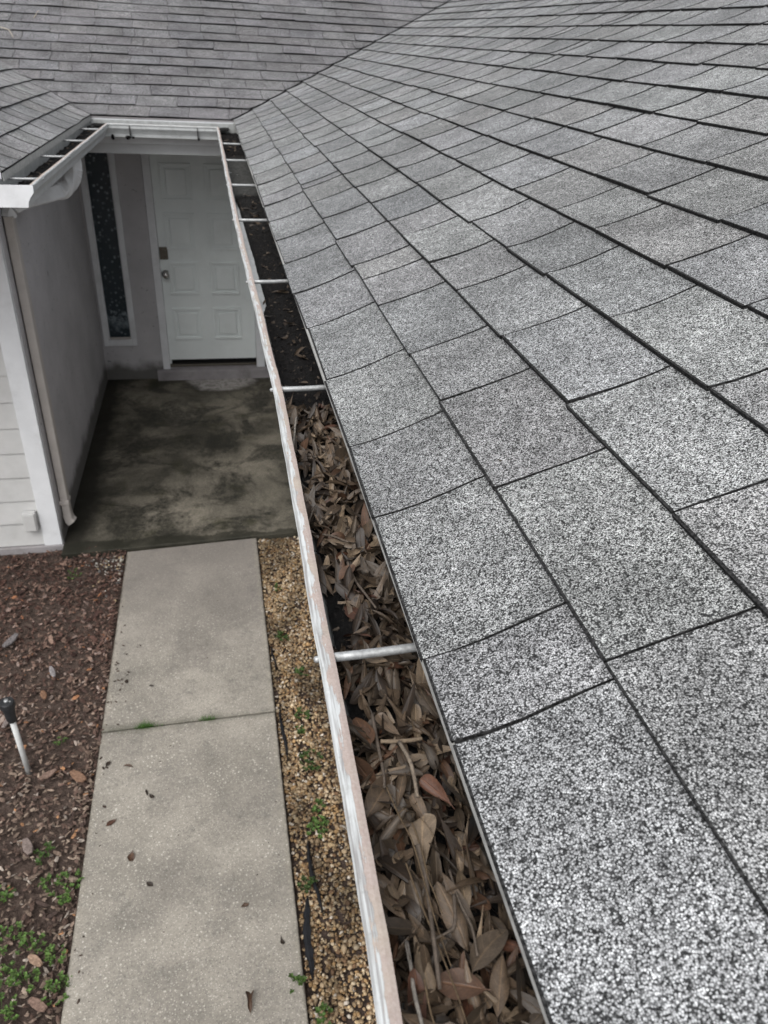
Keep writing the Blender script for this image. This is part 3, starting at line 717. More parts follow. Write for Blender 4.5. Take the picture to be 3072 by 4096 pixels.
# ------------------------------------------------------------------ bark mulch
P = []; Sz = []; Cc = []
for i in range(13500):
    y = 0.9 + (4.86 - 0.9) * rnd.random(); x = -0.735 - 1.55 * rnd.random() ** 1.15
    if x > -0.768 + 0.035 * fbm(y * 4.2, 1.0): x -= 0.05
    big = rnd.random() < 0.06
    L_ = rnd.uniform(0.007, 0.019) * (1.8 if big else 1)
    P.append((x, y, -0.034 + 0.026 * rnd.random() + 0.02 * fbm(x * 3, y * 3))); Sz.append((L_, L_ * rnd.uniform(.25, .6), L_ * rnd.uniform(.10, .24)))
    far = min(1, max(0, (y - 2.4) / 1.6))
    c = np.array(rnd.choices([(0.085, 0.052, 0.042), (0.13, 0.088, 0.070), (0.20, 0.145, 0.115), (0.055, 0.035, 0.030), (0.24, 0.19, 0.165), (0.26, 0.13, 0.07)], (5, 5, 3.2, 3, 1.4, .35))[0])
    c = c * (1 - far) + c * np.array((0.72, 0.60, 0.60)) * far
    Cc.append(c * np.array((0.92, 1.0, 0.98)) * rnd.uniform(0.9, 1.7))
chunks('bark_mulch', P, Sz, Cc, True, M['bark'], 9, 0.30, False, 'reddish brown bark mulch covering the bed left of the path', 0.6)

# ------------------------------------------------------------------ soil and debris in the gutters
def soil_strip(name, prof, label, wetf, xf0, xf1, along, zoff=0):
    nx = 16; vs = []; wt = []; fs = []
    for j, s in enumerate(along):
        z_, rec = prof(s)
        for i in range(nx + 1):
            t = i / nx
            x, y = (xf0(s) + rec) * (1 - t) + xf1(s) * t, s
            h = z_ + 0.006 * fbm(x * 30, y * 18) + 0.005 * fbm(x * 90, y * 90, 3) + 0.006 * (t - .5)
            if i == 0 and rec > 0.012: h = LIPZ - 0.089
            vs.append((x, y, h)); wt.append(wetf(s))
    for j in range(len(along) - 1):
        for i in range(nx):
            p = j * (nx + 1) + i; fs.append((p, p + 1, p + nx + 2, p + nx + 1))
    return link(name, vs, fs, M['soil'], smooth=True, attrs={'wet': ('FLOAT', wt)})
def profR(y):
    z_ = np.interp(y, [-1.5, 0.0, 0.6, 1.2, 1.6, 2.3, 3.2, 4.0, 4.3, 5.6, 5.9, 6.7], [2.524, 2.524, 2.524, 2.526, 2.532, 2.527, 2.512, 2.512, 2.491, 2.490, 2.515, 2.52])
    rec = np.interp(y, [0, 2.15, 2.3, 2.9, 3.6, 3.9, 4.1, 4.3, 7], [0, 0, 0.024, 0.026, 0.020, 0.016, 0.0, 0.0, 0.0])
    return z_, rec
def inx(y):    # inner face of the gutter front at soil height
    return lipx(y) + 0.030
tag(soil_strip('gutter_soil', profR, '', lambda y: float(np.interp(y, [0, 4.1, 4.3, 5.4, 5.7], [0, 0.05, 0.9, 0.9, 0.0])) + 0.25 * (0.3 if 3.2 < y < 4 else 0), inx, lambda y: FX - 0.0012, list(np.arange(-1.2, 6.80, 0.012))),
    'black wet leaf mould lying along the right gutter', None, None, 'stuff')
def soilL():
    al = list(np.arange(4.0, 6.8, 0.02)); nx = 8; vs = []; wt = []; fs = []
    for s in al:
        x0 = lipL(s) - 0.034; x1 = lipL(s) - 0.153
        hz = np.interp(s, [4, 4.5, 6.0, 6.7], [LIPZ - 0.072, LIPZ - 0.055, LIPZ - 0.05, LIPZ - 0.03])
        for i in range(nx + 1):
            x = x0 + (x1 - x0) * i / nx; vs.append((x, s, hz + 0.010 * fbm(x * 25, s * 14))); wt.append(0.05)
    for j in range(len(al) - 1):
        for i in range(nx): p = j * (nx + 1) + i; fs.append((p, p + nx + 1, p + nx + 2, p + 1))
    tag(link('gutter_soil', vs, fs, M['soil'], smooth=True, attrs={'wet': ('FLOAT', wt)}), 'dark crumbly leaf mould lying along the left gutter', None, None, 'stuff')
    vs = []; fs = []; wt = []; n = 40; nx = 6
    for j in range(n + 1):
        x = -0.86 + (0.16 + 0.86) * j / n
        for i in range(nx + 1):
            y = YC + 0.034 + 0.154 * i / nx; vs.append((x, y, LIPZ - 0.024 + 0.02 * abs(x + .3) ** 2 + 0.010 * fbm(x * 14, y * 25))); wt.append(0.1)
    for j in range(n):
        for i in range(nx): p = j * (nx + 1) + i; fs.append((p, p + nx + 1, p + nx + 2, p + 1))
    tag(link('gutter_soil', vs, fs, M['soil'], smooth=True, attrs={'wet': ('FLOAT', wt)}), 'dark leaf mould lying in the short gutter above the porch', None, None, 'stuff')
soilL()

P = []; Sz = []; Cc = []
for i in range(1500):
    y = rnd.choice((rnd.uniform(1.45, 4.15), rnd.uniform(1.45, 3.3), rnd.uniform(0.3, 1.5), rnd.uniform(5.6, 6.8))); t = rnd.random()
    z_, rec = profR(y); x = inx(y) + rec + 0.004 + (FX - 0.006 - inx(y) - rec) * t
    L_ = rnd.uniform(0.0015, 0.0055) * (1.7 if rnd.random() < .12 else 1)
    P.append((x, y, z_ + 0.006 * fbm(x * 30, y * 18) + 0.006 * (t - .5) + 0.001)); Sz.append((L_, L_ * rnd.uniform(.3, .8), L_ * rnd.uniform(.2, .5)))
    Cc.append(np.array(rnd.choice([(0.006, 0.0055, 0.005), (0.010, 0.009, 0.008), (0.018, 0.015, 0.012), (0.06, 0.048, 0.038)])) * rnd.uniform(.6, 1.3))
chunks('gutter_debris', P, Sz, Cc, True, M['bark'], 44, 0.35, False, 'dark rotted crumbs and grit over the leaf mould in the right gutter', 0.9)

# ------------------------------------------------------------------ leaves
LEAFN, LEAFM = 14, 6
def leaf_mesh(L, W, kind, rs):
    """vertices in leaf space (x along, y across, z up) plus (t, s)"""
    vs = []; uv = []
    bend = rs.normal(0, 1.0); cup = rs.normal(0.6, 0.95); tw = rs.normal(0, 0.7); sway = rs.normal(0, 0.25)
    if kind == 'rolled': cup = rs.choice((-1, 1)) * rs.uniform(1.3, 2.2)
    wa, wp = rs.uniform(0.03, 0.10), rs.uniform(0, 6)
    x = z = 0.0; ang = -bend * 0.5; yaw = 0.0; px, pz, py = 0.0, 0.0, 0.0
    for i in range(LEAFN + 1):
        t = 1 - (1 - i / LEAFN) ** 1.35; tn = 1 - (1 - min(1, (i + 1) / LEAFN)) ** 1.35
        if t < 0.09: wv = 0.05
        else:
            q = (t - 0.09) / 0.91
            if kind == 'obovate': wv = (0.06 + q ** 1.05) * math.sqrt(max(0, 1 - q ** 5)) * 1.12
            elif kind == 'lobed': wv = (0.22 + 0.8 * q ** 1.3) * math.sqrt(max(0, 1 - q ** 6)) * (1 + 0.22 * math.sin(q * 11 - 1.0)) * min(1, q * 6)
            elif kind == 'oval': wv = math.sin(math.pi * min(1, q) ** 1.05) ** 0.62 if q < 1 else 0
            else: wv = math.sin(math.pi * q ** 1.1) ** 0.78 if q < 1 else 0
        w_ = W / 2 * max(0.02, wv)
        if i == LEAFN: w_ = W * 0.03
        for j in range(LEAFM + 1):
            s = -1 + 2 * j / LEAFM
            # arc of the cupped blade
            th = s * abs(cup) * 0.9 + 1e-5; rad = w_ / (abs(cup) * 0.9 + 1e-5)
            yy = rad * math.sin(th); zz = rad * (1 - math.cos(th)) * (1 if cup > 0 else -1)
            zz += wa * W * math.sin(t * 9 + wp + s * 1.3) * abs(s) * 0.7 - 0.02 * W * (1 - abs(s))
            c_, s_ = math.cos(tw * (t - .5)), math.sin(tw * (t - .5))
            yy, zz = yy * c_ - zz * s_, yy * s_ + zz * c_
            vs.append((px - math.sin(ang) * zz, py + yy + 0.0, pz + math.cos(ang) * zz)); uv.append((t, s, 0))
        dl = tn - t; px += L * dl * math.cos(ang); pz += L * dl * math.sin(ang); py += L * dl * math.sin(yaw)
        ang += bend * dl; yaw += sway * dl
    v = np.array(vs); v -= np.array([L * 0.5, 0, v[:, 2].mean()])
    return v, np.array(uv)
LF = [(i * (LEAFM + 1) + j, i * (LEAFM + 1) + j + 1, (i + 1) * (LEAFM + 1) + j + 1, (i + 1) * (LEAFM + 1) + j) for i in range(LEAFN) for j in range(LEAFM)]
LEAFCOL = {'taupe': (0.112, 0.083, 0.058), 'grey-brown': (0.074, 0.058, 0.043), 'dark umber': (0.036, 0.026, 0.019), 'pale tan': (0.215, 0.168, 0.120), 'chestnut': (0.092, 0.052, 0.032), 'russet': (0.085, 0.040, 0.025)}
GX0, GX1, GY0, GY1, RS = 0.085, 0.242, -0.3, 6.8, 0.003
hfn = (int((GX1 - GX0) / RS) + 2, int((GY1 - GY0) / RS) + 2)
hf = np.zeros(hfn)
for j in range(hfn[1]): hf[:, j] = profR(GY0 + j * RS)[0] + 0.004
def settle(v, x, y, yaw, tilt_j, rs, cap, hfm, sink=0.55):
    R_ = np.array(Matrix.Rotation(yaw, 3, 'Z')); p = v @ R_.T
    xs = p[:, 0] + x; ys = p[:, 1] + y
    xl = inxq(ys) + 0.002
    over = max(0, (xl - xs).max()); over2 = max(0, (xs - (FX - 0.004)).max())
    if over > 0 and over2 > 0: return None
    x += over - over2; xs = p[:, 0] + x
    xl = inxq(ys); 
    if (xl - xs).max() > 0.004 or (xs - FX + 0.003).max() > 0.003: return None
    ix = np.clip(((xs - GX0) / RS).astype(int), 0, hfn[0] - 1); iy = np.clip(((ys - GY0) / RS).astype(int), 0, hfn[1] - 1)
    h = hfm[ix, iy]
    A = np.c_[p[:, 0], p[:, 1], np.ones(len(p))]
    cf, *_ = np.linalg.lstsq(A, h, rcond=None)
    gx = float(np.clip(cf[0], -0.6, 0.6) + rs.normal(0, tilt_j)); gy = float(np.clip(cf[1], -0.6, 0.6) + rs.normal(0, tilt_j))
    z = p[:, 2] + gx * p[:, 0] + gy * p[:, 1]
    lift = np.quantile(h - z, sink)
    zz = z + lift
    if zz.max() > cap + 0.012: return None
    q = np.c_[xs, ys, zz]
    np.maximum.at(hfm, (ix, iy), zz + 0.0008)
    for dx in (-1, 1):
        np.maximum.at(hfm, (np.clip(ix + dx, 0, hfn[0] - 1), iy), zz)
    return q
def inxq(ys): return np.interp(ys, _ky, _kx) - 0.004
def pick_kind(rs): return ['obovate', 'lance', 'oval', 'lobed', 'rolled'][rs.choice(5, p=[.36, .32, .12, .08, .12])]
def pick_col(rs): return list(LEAFCOL)[rs.choice(6, p=[.34, .27, .17, .12, .07, .03])]
rs = np.random.RandomState(77)
def leafpos_pile(rs):
    # the heap from the near end to a little past the second hanger, with bare pockets along the lip
    while True:
        y = rs.uniform(0.06, 1.47); x = rs.uniform(0.10, 0.228)
        t = (x - 0.105) / 0.105
        pocket = 0.0
        for a, b, d in ((0.72, 0.87, 0.42), (0.93, 1.00, 0.30), (1.13, 1.21, 0.35), (1.26, 1.33, 0.30), (0.60, 0.66, 0.3)):
            if a < y < b: pocket = d
        if t < pocket: continue
        return x, y
stuff_v = []; stuff_f = []; stuff_c = []; stuff_uv = []
singles = []
def add_leaf(q, uv, col, single, meta=None):
    if single: singles.append((q, uv, col, meta))
    else:
        b = sum(len(a) for a in stuff_v); stuff_v.append(q); stuff_uv.append(uv); stuff_c.append(np.repeat([col], len(q), 0)); stuff_f.extend([tuple(b + k for k in f) for f in LF])
made = 0; tries = 0
TOT, BURIED = 1420, 1165
while made < TOT and tries < 20000:
    tries += 1
    kind = pick_kind(rs); cn = pick_col(rs)
    L_ = rs.uniform(0.034, 0.062) * (1.2 if rs.rand() < .15 else 1); W_ = L_ * {'obovate': .31, 'lance': .21, 'oval': .33, 'lobed': .40, 'rolled': .34}[kind] * rs.uniform(.85, 1.15)
    v, uv = leaf_mesh(L_, W_, kind, rs)
    x, y = min((leafpos_pile(rs) for _ in range(3)), key=lambda p: hf[int((p[0] - GX0) / RS), int((p[1] - GY0) / RS)])
    yaw = rs.normal(math.pi / 2, 0.5) if rs.rand() < .68 else rs.uniform(0, 6.28)
    if rs.rand() < .5: yaw += math.pi
    cap = LIPZ - 0.009 + 0.006 * (x - .15) / .05 if y < 0.7 else LIPZ - 0.010
    q = settle(v, x, y, yaw, 0.52, rs, cap, hf, 0.45)
    if q is None: continue
    c = np.array(LEAFCOL[cn]) * rs.uniform(.7, 1.28)
    add_leaf(q, uv, c, made >= BURIED, (cn, kind, L_)); made += 1
heroes = [((0.178, 0.504), (0.198, 0.466), .40, 'russet', 'obovate', 1.35, 'glossy reddish chestnut leaf, shiniest of the heap, near the roof edge'), ((0.157, 0.457), (0.153, 0.405), .62, 'pale tan', 'obovate', .85, 'broadest flat tan leaf in the middle of the near heap'),
          ((0.165, 0.388), (0.173, 0.325), .30, 'taupe', 'oval', 1.0, 'long smooth strap-like brown leaf over the near heap'), ((0.138, 0.310), (0.178, 0.292), .52, 'chestnut', 'oval', 0.95, 'largest reddish brown leaf, lying crosswise near the photo bottom'),
          ((0.200, 0.346), (0.168, 0.308), .44, 'grey-brown', 'oval', 1.3, 'wide veined leaf by the roof edge above the largest reddish leaf'), ((0.132, 0.602), (0.128, 0.548), .40, 'chestnut', 'oval', 1.25, 'smooth brown oval leaf beside the white lip before the nearest hanger'),
          ((0.145, 0.600), (0.166, 0.560), .42, 'taupe', 'obovate', 1.1, 'dull tan leaf beside the smooth brown oval before the nearest hanger'), ((0.198, 0.317), (0.179, 0.272), .34, 'taupe', 'lance', 1.0, 'narrow brown leaf beside the largest reddish leaf at photo bottom'),
          ((0.150, 0.700), (0.175, 0.672), .40, 'pale tan', 'oval', .95, 'pale rosy leaf touching the nearest hanger from beyond'), ((0.165, 0.885), (0.142, 0.862), .62, 'chestnut', 'oval', 1.1, 'round reddish brown leaf midway between nearest and second hangers')]
for (ax, ay), (bx, by), wr, cn, kind, br, lb in heroes:
    L_ = math.hypot(bx - ax, by - ay) * 1.08
    r9 = np.random.RandomState(int(ay * 1000)); 
    best = None
    for _ in range(40):
        v, uv = leaf_mesh(L_, L_ * wr, kind, r9)
        if best is None or np.ptp(v[:, 2]) < np.ptp(best[0][:, 2]): best = (v, uv)
        if _ > 6 and np.ptp(best[0][:, 2]) < 0.3 * L_: break
    v, uv = best
    yaw = math.atan2(ay - by, ax - bx)
    for sx in (0, -.006, -.012, .006):
        q = settle(v, (ax + bx) / 2 + sx, (ay + by) / 2, yaw, 0.05, r9, LIPZ + 0.01, hf, 0.72)
        if q is not None: break
    if q is not None: add_leaf(q, uv, np.array(LEAFCOL[cn]) * br * 1.15, True, (cn, kind, L_, lb))
# scattered leaves farther along
far_spots = [(1.56, 6), (1.66, 5), (1.78, 6), (1.92, 7), (2.05, 5), (2.2, 6), (2.36, 6), (2.48, 2), (2.75, 2), (3.05, 2), (3.2, 1), (3.33, 4), (3.45, 6), (3.58, 7), (3.7, 6), (3.8, 4), (4.1, 4), (5.85, 5), (6.0, 5), (6.25, 4), (6.5, 4)]
for y0, k in far_spots:
    for _ in range((k + 1) // 2 if 1.6 < y0 < 3.3 else k):
        for _t in range(30):
            kind = pick_kind(rs); cn = ['taupe', 'grey-brown', 'pale tan', 'dark umber'][rs.choice(4, p=[.4, .25, .2, .15])]
            L_ = rs.uniform(0.022, 0.046); W_ = L_ * rs.uniform(.28, .45)
            v, uv = leaf_mesh(L_, W_, kind, rs)
            q = settle(v, rs.choice((rs.uniform(0.12, 0.2), rs.uniform(0.17, 0.205))), y0 + rs.normal(0, .05), rs.uniform(0, 6.28), 0.22, rs, LIPZ + .0, hf)
            if q is not None: break
        if q is None: continue
        add_leaf(q, uv, np.array(LEAFCOL[cn]) * rs.uniform(.5, 1.0), True, (cn, kind, L_))
# litter in the left and back gutters: many small broken pieces
for i in range(70):
    kind = pick_kind(rs); L_ = rs.uniform(0.02, 0.045); v, uv = leaf_mesh(L_, L_ * .4, kind, rs)
    R_ = np.array(Matrix.Rotation(rs.uniform(0, 6.28), 3, 'Z') @ Matrix.Rotation(rs.normal(0, .35), 3, 'X'))
    y = rs.uniform(4.05, 6.6) if i < 54 else 0
    if i < 54: pos = (lipL(y) - rs.uniform(0.05, 0.135), y, float(np.interp(y, [4, 4.5, 6.0, 6.7], [LIPZ - 0.066, LIPZ - 0.049, LIPZ - 0.044, LIPZ - 0.024])) + rs.uniform(0, .006))
    else: pos = (rs.choice((rs.uniform(-0.88, -0.7), rs.uniform(0.05, 0.17))), rs.uniform(YC + .05, YC + .17), LIPZ - 0.03 + rs.uniform(0, .008))
    add_leaf(v @ R_.T + np.array(pos), uv, np.array(LEAFCOL[pick_col(rs)]) * rs.uniform(.5, .9), False)
o = link('leaf_litter', np.concatenate(stuff_v), stuff_f, M['leaf'], smooth=True, tint=np.concatenate(stuff_c), attrs={'leafuv': ('FLOAT_VECTOR', np.concatenate(stuff_uv))})
tag(o, 'brown oak leaf litter packed underneath the loose leaves in the gutters', None, None, 'stuff')
KN = {'obovate': 'spoon-shaped', 'lance': 'narrow', 'oval': 'oval', 'lobed': 'lobed', 'rolled': 'curled-up'}
HY = (0.684, 1.51, 2.337, 3.237, 4.065, 4.924, 5.703, 9)
ORD = ('nearest', 'second', 'third', 'fourth', 'fifth', 'sixth', 'seventh')
def where(c):
    x, y = c[0], c[1]
    t = (x - 0.105) / 0.105
    lat = 'by the lip' if t < .3 else ('mid gutter' if t < .7 else 'by the roof')
    if y < HY[0]:
        d = HY[0] - y
        seg = 'just before the nearest hanger' if d < .1 else ('a palm before the nearest hanger' if d < .22 else ('well before the nearest hanger' if d < .34 else ('near the photo bottom' if d < .44 else 'at the very photo bottom')))
    else:
        k = max(i for i in range(7) if y >= HY[i]); f = (y - HY[k]) / (HY[k + 1] - HY[k]) if k < 6 else 0.5
        seg = ('just past the %s hanger' if f < .15 else ('a third past the %s hanger' if f < .38 else ('midway beyond the %s hanger' if f < .62 else ('two thirds beyond the %s hanger' if f < .85 else 'far beyond the %s hanger')))) % ORD[k]
    return lat, seg
seen = {}
for q, uv, c, meta in singles:
    cn, kind, L_ = meta[:3]
    ctr = q.mean(0)
    o = link('oak_leaf', q - ctr, LF, M['leaf'], smooth=True, tint=np.repeat([c], len(q), 0), attrs={'leafuv': ('FLOAT_VECTOR', uv)})
    o.location = ctr
    lat, seg = where(ctr)
    d = q[-1] - q[0]; a = abs(d[1]) / (abs(d[0]) + 1e-6)
    size = 'short' if L_ < 0.040 else ('mid-sized' if L_ < 0.052 else 'long')
    lie = 'lengthways' if a > 2 else ('crosswise' if a < .5 else ('slanting right' if d[0] * d[1] > 0 else 'slanting left'))
    lb = f'{size} {cn} {KN[kind]} leaf {lie} {lat}, {seg}'
    if len(meta) > 3: lb = meta[3]
    tag(o, lb, 'leaf', 'dry oak leaves in the right gutter')

# ------------------------------------------------------------------ twigs
def twig(pts, r0, r1, col, label, cat='twig', group=None, knots=True, name='twig'):
    m = MB(); pts = [Vector(p) for p in pts]; fine = []; k = 0
    for i in range(len(pts) - 1):
        for t in np.linspace(0, 1, 5)[:-1]:
            p0 = pts[max(i - 1, 0)]; p1 = pts[i]; p2 = pts[i + 1]; p3 = pts[min(i + 2, len(pts) - 1)]
            q = 0.5 * ((2 * p1) + (p2 - p0) * t + (2 * p0 - 5 * p1 + 4 * p2 - p3) * t * t + (3 * p1 - p0 - 3 * p2 + p3) * t ** 3); fine.append(q)
    fine.append(pts[-1]); n = len(fine)
    rad = [(r0 + (r1 - r0) * i / (n - 1)) * (1 + (0.25 * rnd.random() if knots else 0.05 * rnd.random())) for i in range(n)]
    m.tube(fine, rad, 7)
    o = m.done(name, M['twig'], None, True, col); ctr = fine[0].copy()
    o.data.transform(Matrix.Translation(-ctr)); o.location = ctr
    return tag(o, label, cat, group)
def hz(x, y):
    return float(hf[min(max(int((x - GX0) / RS), 0), hfn[0] - 1), min(max(int((y - GY0) / RS), 0), hfn[1] - 1)])
def on(pp, dz=0.002):
    hs_ = [hz(x, y) for x, y in pp]; mx = [max(hs_[max(0, i - 1):i + 2]) for i in range(len(pp))]
    return [(x, y, min(0.6 * a + 0.4 * b + dz, LIPZ - 0.004)) for (x, y), a, b in zip(pp, hs_, mx)]
G = 'twigs in the right gutter'
gb, gg = (0.085, 0.068, 0.054), (0.165, 0.15, 0.132)
twig(on([(0.150, 0.425), (0.152, 0.40), (0.149, 0.37), (0.143, 0.335), (0.139, 0.30)]), 0.0024, 0.0014, gb, 'long grey brown twig lying lengthways over leaves beneath the nearest hanger', group=G)
twig(on([(0.122, 0.345), (0.1195, 0.32), (0.117, 0.297), (0.1185, 0.27)]), 0.0017, 0.0013, gg, 'pale grey twig by the white lip in the near leaf heap', group=G)
twig(on([(0.172, 0.375), (0.166, 0.35), (0.158, 0.345), (0.146, 0.342)]), 0.0014, 0.001, gb, 'hooked grey twig curving across the leaves near the roof edge', group=G)
twig(on([(0.175, 0.40), (0.176, 0.37), (0.18, 0.345), (0.177, 0.32)]), 0.0012, 0.0010, gb, 'thin dark twig lying under the roof edge in the near heap', group=G)
twig(on([(0.142, 0.56), (0.160, 0.555), (0.180, 0.552), (0.186, 0.553)], 0.004), 0.0022, 0.0019, (0.15, 0.115, 0.08), 'short tan stick lying crosswise just before the nearest hanger', group=G)
twig(on([(0.140, 0.60), (0.1385, 0.56), (0.137, 0.52), (0.134, 0.50)]), 0.0019, 0.0013, gb, 'thin grey twig beside the white lip just before the nearest hanger', group=G)
twig(on([(0.160, 0.55), (0.163, 0.51), (0.162, 0.475)]), 0.0019, 0.0015, (0.16, 0.13, 0.10), 'straight tan twig in mid gutter before the nearest hanger', group=G)
twig(on([(0.160, 0.90), (0.164, 0.86), (0.17, 0.82), (0.178, 0.775)]), 0.0020, 0.0013, gb, 'forked looking grey twig between the nearest and second hangers, close to the roof edge', group=G)
twig(on([(0.135, 0.985), (0.150, 0.965), (0.166, 0.95), (0.172, 0.948)]), 0.0018, 0.0012, gb, 'dark twig lying crosswise on leaves midway between nearest and second hangers', group=G)
twig(on([(0.118, 1.295), (0.124, 1.32), (0.132, 1.36), (0.139, 1.385)]), 0.0022, 0.0014, gg, 'pale twig on the heap just short of the second hanger', group=G)
GN = 'pine needles in the right gutter'
for k, (a, b, lb) in enumerate([((0.136, 0.50), (0.152, 0.315), 'long straw coloured pine needle running lengthways over the near heap'), ((0.133, 0.41), (0.157, 0.255), 'long brown pine needle slanting toward the photo bottom'),
                                ((0.148, 0.45), (0.160, 0.36), 'short brown pine needle in mid heap'), ((0.126, 0.305), (0.140, 0.205), 'straw pine needle close to the white lip at photo bottom'), ((0.150, 0.245), (0.160, 0.155), 'thin pine needle at the very bottom of the photo')]):
    pp = [(a[0] + (b[0] - a[0]) * t + 0.003 * math.sin(t * 3 + k), a[1] + (b[1] - a[1]) * t) for t in np.linspace(0, 1, 6)]
    twig(on(pp, 0.004), 0.0009, 0.0006, (0.085, 0.060, 0.036), lb, 'pine needle', GN, False, 'pine_needle')
# pale twigs on the back slope
def onback(x, y): return (x, y, ZE + (y - YB) * TP + 0.014)
twig([onback(-1.414, 8.302), onback(-1.402, 8.36), onback(-1.397, 8.40), onback(-1.385, 8.44)], 0.004, 0.002, (0.38, 0.34, 0.28), 'pale forked twig lying on the far roof slope, the upper one', group='pale twigs on the far roof')
twig([onback(-1.66, 8.112), onback(-1.592, 8.075), onback(-1.565, 8.02), onback(-1.543, 7.956)], 0.004, 0.0022, (0.38, 0.34, 0.28), 'pale bent twig lying on the far roof slope, the lower one', group='pale twigs on the far roof')
# leaf fragment on the near shingles
v, uv = leaf_mesh(0.019, 0.007, 'lance', np.random.RandomState(4))
o = link('leaf_fragment', v, LF, M['leaf'], smooth=True, tint=np.repeat([(0.09, 0.08, 0.06)], len(v), 0), attrs={'leafuv': ('FLOAT_VECTOR', uv)})
o.location = (0.3892, 0.9232, ZE + (0.3892 - XE) * TP + 0.0095); o.rotation_euler = (0.1, -PITCH, 2.4)
tag(o, 'tiny dry grey leaf fragment lying on the near roof shingles', 'leaf')

# ------------------------------------------------------------------ things on the path
GP = 'dry leaves on the path'
for x, y, L_, W_, cn, kind, lb in ((-0.651, 2.473, 0.055, 0.030, 'russet', 'oval', 'rust brown oval leaf near the left edge of the path'), (-0.552, 2.276, 0.055, 0.034, 'chestnut', 'oval', 'broad brown leaf on the path left of the dark stain'),
                                   (-0.462, 2.13, 0.040, 0.022, 'dark umber', 'oval', 'small dark brown leaf in mid path'), (-0.057, 1.96, 0.042, 0.026, 'chestnut', 'oval', 'small brown leaf toward the right of the path'),
                                   (0.086, 1.778, 0.046, 0.024, 'dark umber', 'obovate', 'blackish leaf near the right edge of the path'), (-0.057, 1.567, 0.095, 0.058, 'chestnut', 'lobed', 'large curled reddish leaf at the bottom of the path'),
                                   (-0.60, 2.80, 0.055, 0.02, 'chestnut', 'lance', 'thin brown leaf on the path below the joint'), (-0.50, 2.62, 0.045, 0.022, 'dark umber', 'oval', 'dark leaf on the path, upper of a close pair'), (-0.475, 2.595, 0.036, 0.02, 'dark umber', 'oval', 'dark leaf on the path, lower of a close pair'),
                                   (-0.70, 2.83, 0.04, 0.026, 'dark umber', 'oval', 'dark wet leaf at the left edge of the path below the joint'), (-0.66, 3.42, 0.04, 0.022, 'dark umber', 'oval', 'dark leaf on the upper path slab by the mulch'), (-0.52, 3.36, 0.03, 0.018, 'dark umber', 'oval', 'tiny dark leaf on the upper path slab')):
    r_ = np.random.RandomState(int(abs(x * 1000 + y * 77)))
    v, uv = leaf_mesh(L_, W_, kind, r_)
    o = link('fallen_leaf', v, LF, M['leaf'], smooth=True, tint=np.repeat([np.array(LEAFCOL[cn]) * 1.05], len(v), 0), attrs={'leafuv': ('FLOAT_VECTOR', uv)})
    o.location = (x, y, 0.001 - v[:, 2].min() * 0.8); o.rotation_euler = (0, 0, r_.uniform(0, 6.28)); tag(o, lb, 'leaf', GP)
# crumbs strewn on the slab
P = []; Sz = []; Cc = []
for i in range(90):
    y = rnd.uniform(1.35, 4.5); x = rnd.uniform(-0.74, 0.14) if i > 55 else -0.745 + abs(rnd.gauss(0, 0.05))
    if i < 26: y = rnd.uniform(3.25, 3.75); x = -0.75 + abs(rnd.gauss(0, 0.07))
    L_ = rnd.uniform(0.003, 0.012 if i < 56 else 0.006); P.append((x, y, 0.0015)); Sz.append((L_, L_ * .5, L_ * .25)); Cc.append(np.array((0.055, 0.04, 0.032)) * rnd.uniform(.6, 1.6))
chunks('bark_crumbs', P, Sz, Cc, True, M['bark'], 12, 0.3, False, 'dark bark crumbs strewn over the path', 0.15)
# distinct larger bark pieces
GB = 'large bark pieces on the mulch'
for x, y, L_, W_, col, lb in ((-1.097, 3.373, 0.065, 0.032, (0.20, 0.115, 0.072), 'orange brown bark chip above the sprinkler riser'), (-0.985, 2.805, 0.085, 0.035, (0.24, 0.165, 0.13), 'pinkish bark chip right of the sprinkler riser foot'),
                              (-0.839, 2.771, 0.115, 0.048, (0.225, 0.135, 0.09), 'largest orange bark slab near the path edge'), (-1.009, 2.402, 0.10, 0.045, (0.23, 0.185, 0.165), 'pale grey bark slab above the lower weeds'),
                              (-1.366, 3.872, 0.12, 0.05, (0.17, 0.155, 0.155), 'grey curved bark piece high in the mulch bed'), (-1.08, 3.559, 0.09, 0.03, (0.27, 0.25, 0.25), 'pale silvery bark strip in mid mulch bed'),
                              (-0.889, 1.876, 0.075, 0.035, (0.30, 0.205, 0.145), 'pale orange bark chip among the lower weeds'), (-0.85, 1.70, 0.08, 0.04, (0.21, 0.14, 0.11), 'reddish bark chip beside the lowest weed'),
                              (-1.25, 3.20, 0.10, 0.035, (0.24, 0.20, 0.185), 'grey brown bark strip left of the sprinkler riser')):
    m = MB(); m.box((-L_ / 2, -W_ / 2, -0.006), (L_ / 2, W_ / 2, 0.006), 0.003, 1)
    bmesh.ops.subdivide_edges(m.bm, edges=m.bm.edges[:], cuts=2, use_grid_fill=True)
    for v in m.bm.verts:
        k = 1 - 0.55 * (abs(v.co.x) / (L_ / 2)) ** 2
        v.co.y *= k * (1 + 0.25 * fbm(v.co.x * 40 + x * 9, y)); v.co.z += 0.008 * (v.co.x / L_) ** 2 * 4 * .5 + 0.004 * fbm(v.co.x * 60, v.co.y * 60, x * 5)
    o = m.done('bark_chip', M['bark'], None, False, tuple(0.8 * c_ for c_ in col)); o.location = (x, y, -0.012 + 0.02 * fbm(x * 3, y * 3) + 0.016); o.rotation_euler = (rnd.uniform(-.2, .2), rnd.uniform(-.2, .2), rnd.uniform(0, 3.1))
    tag(o, lb, 'bark chip', GB)
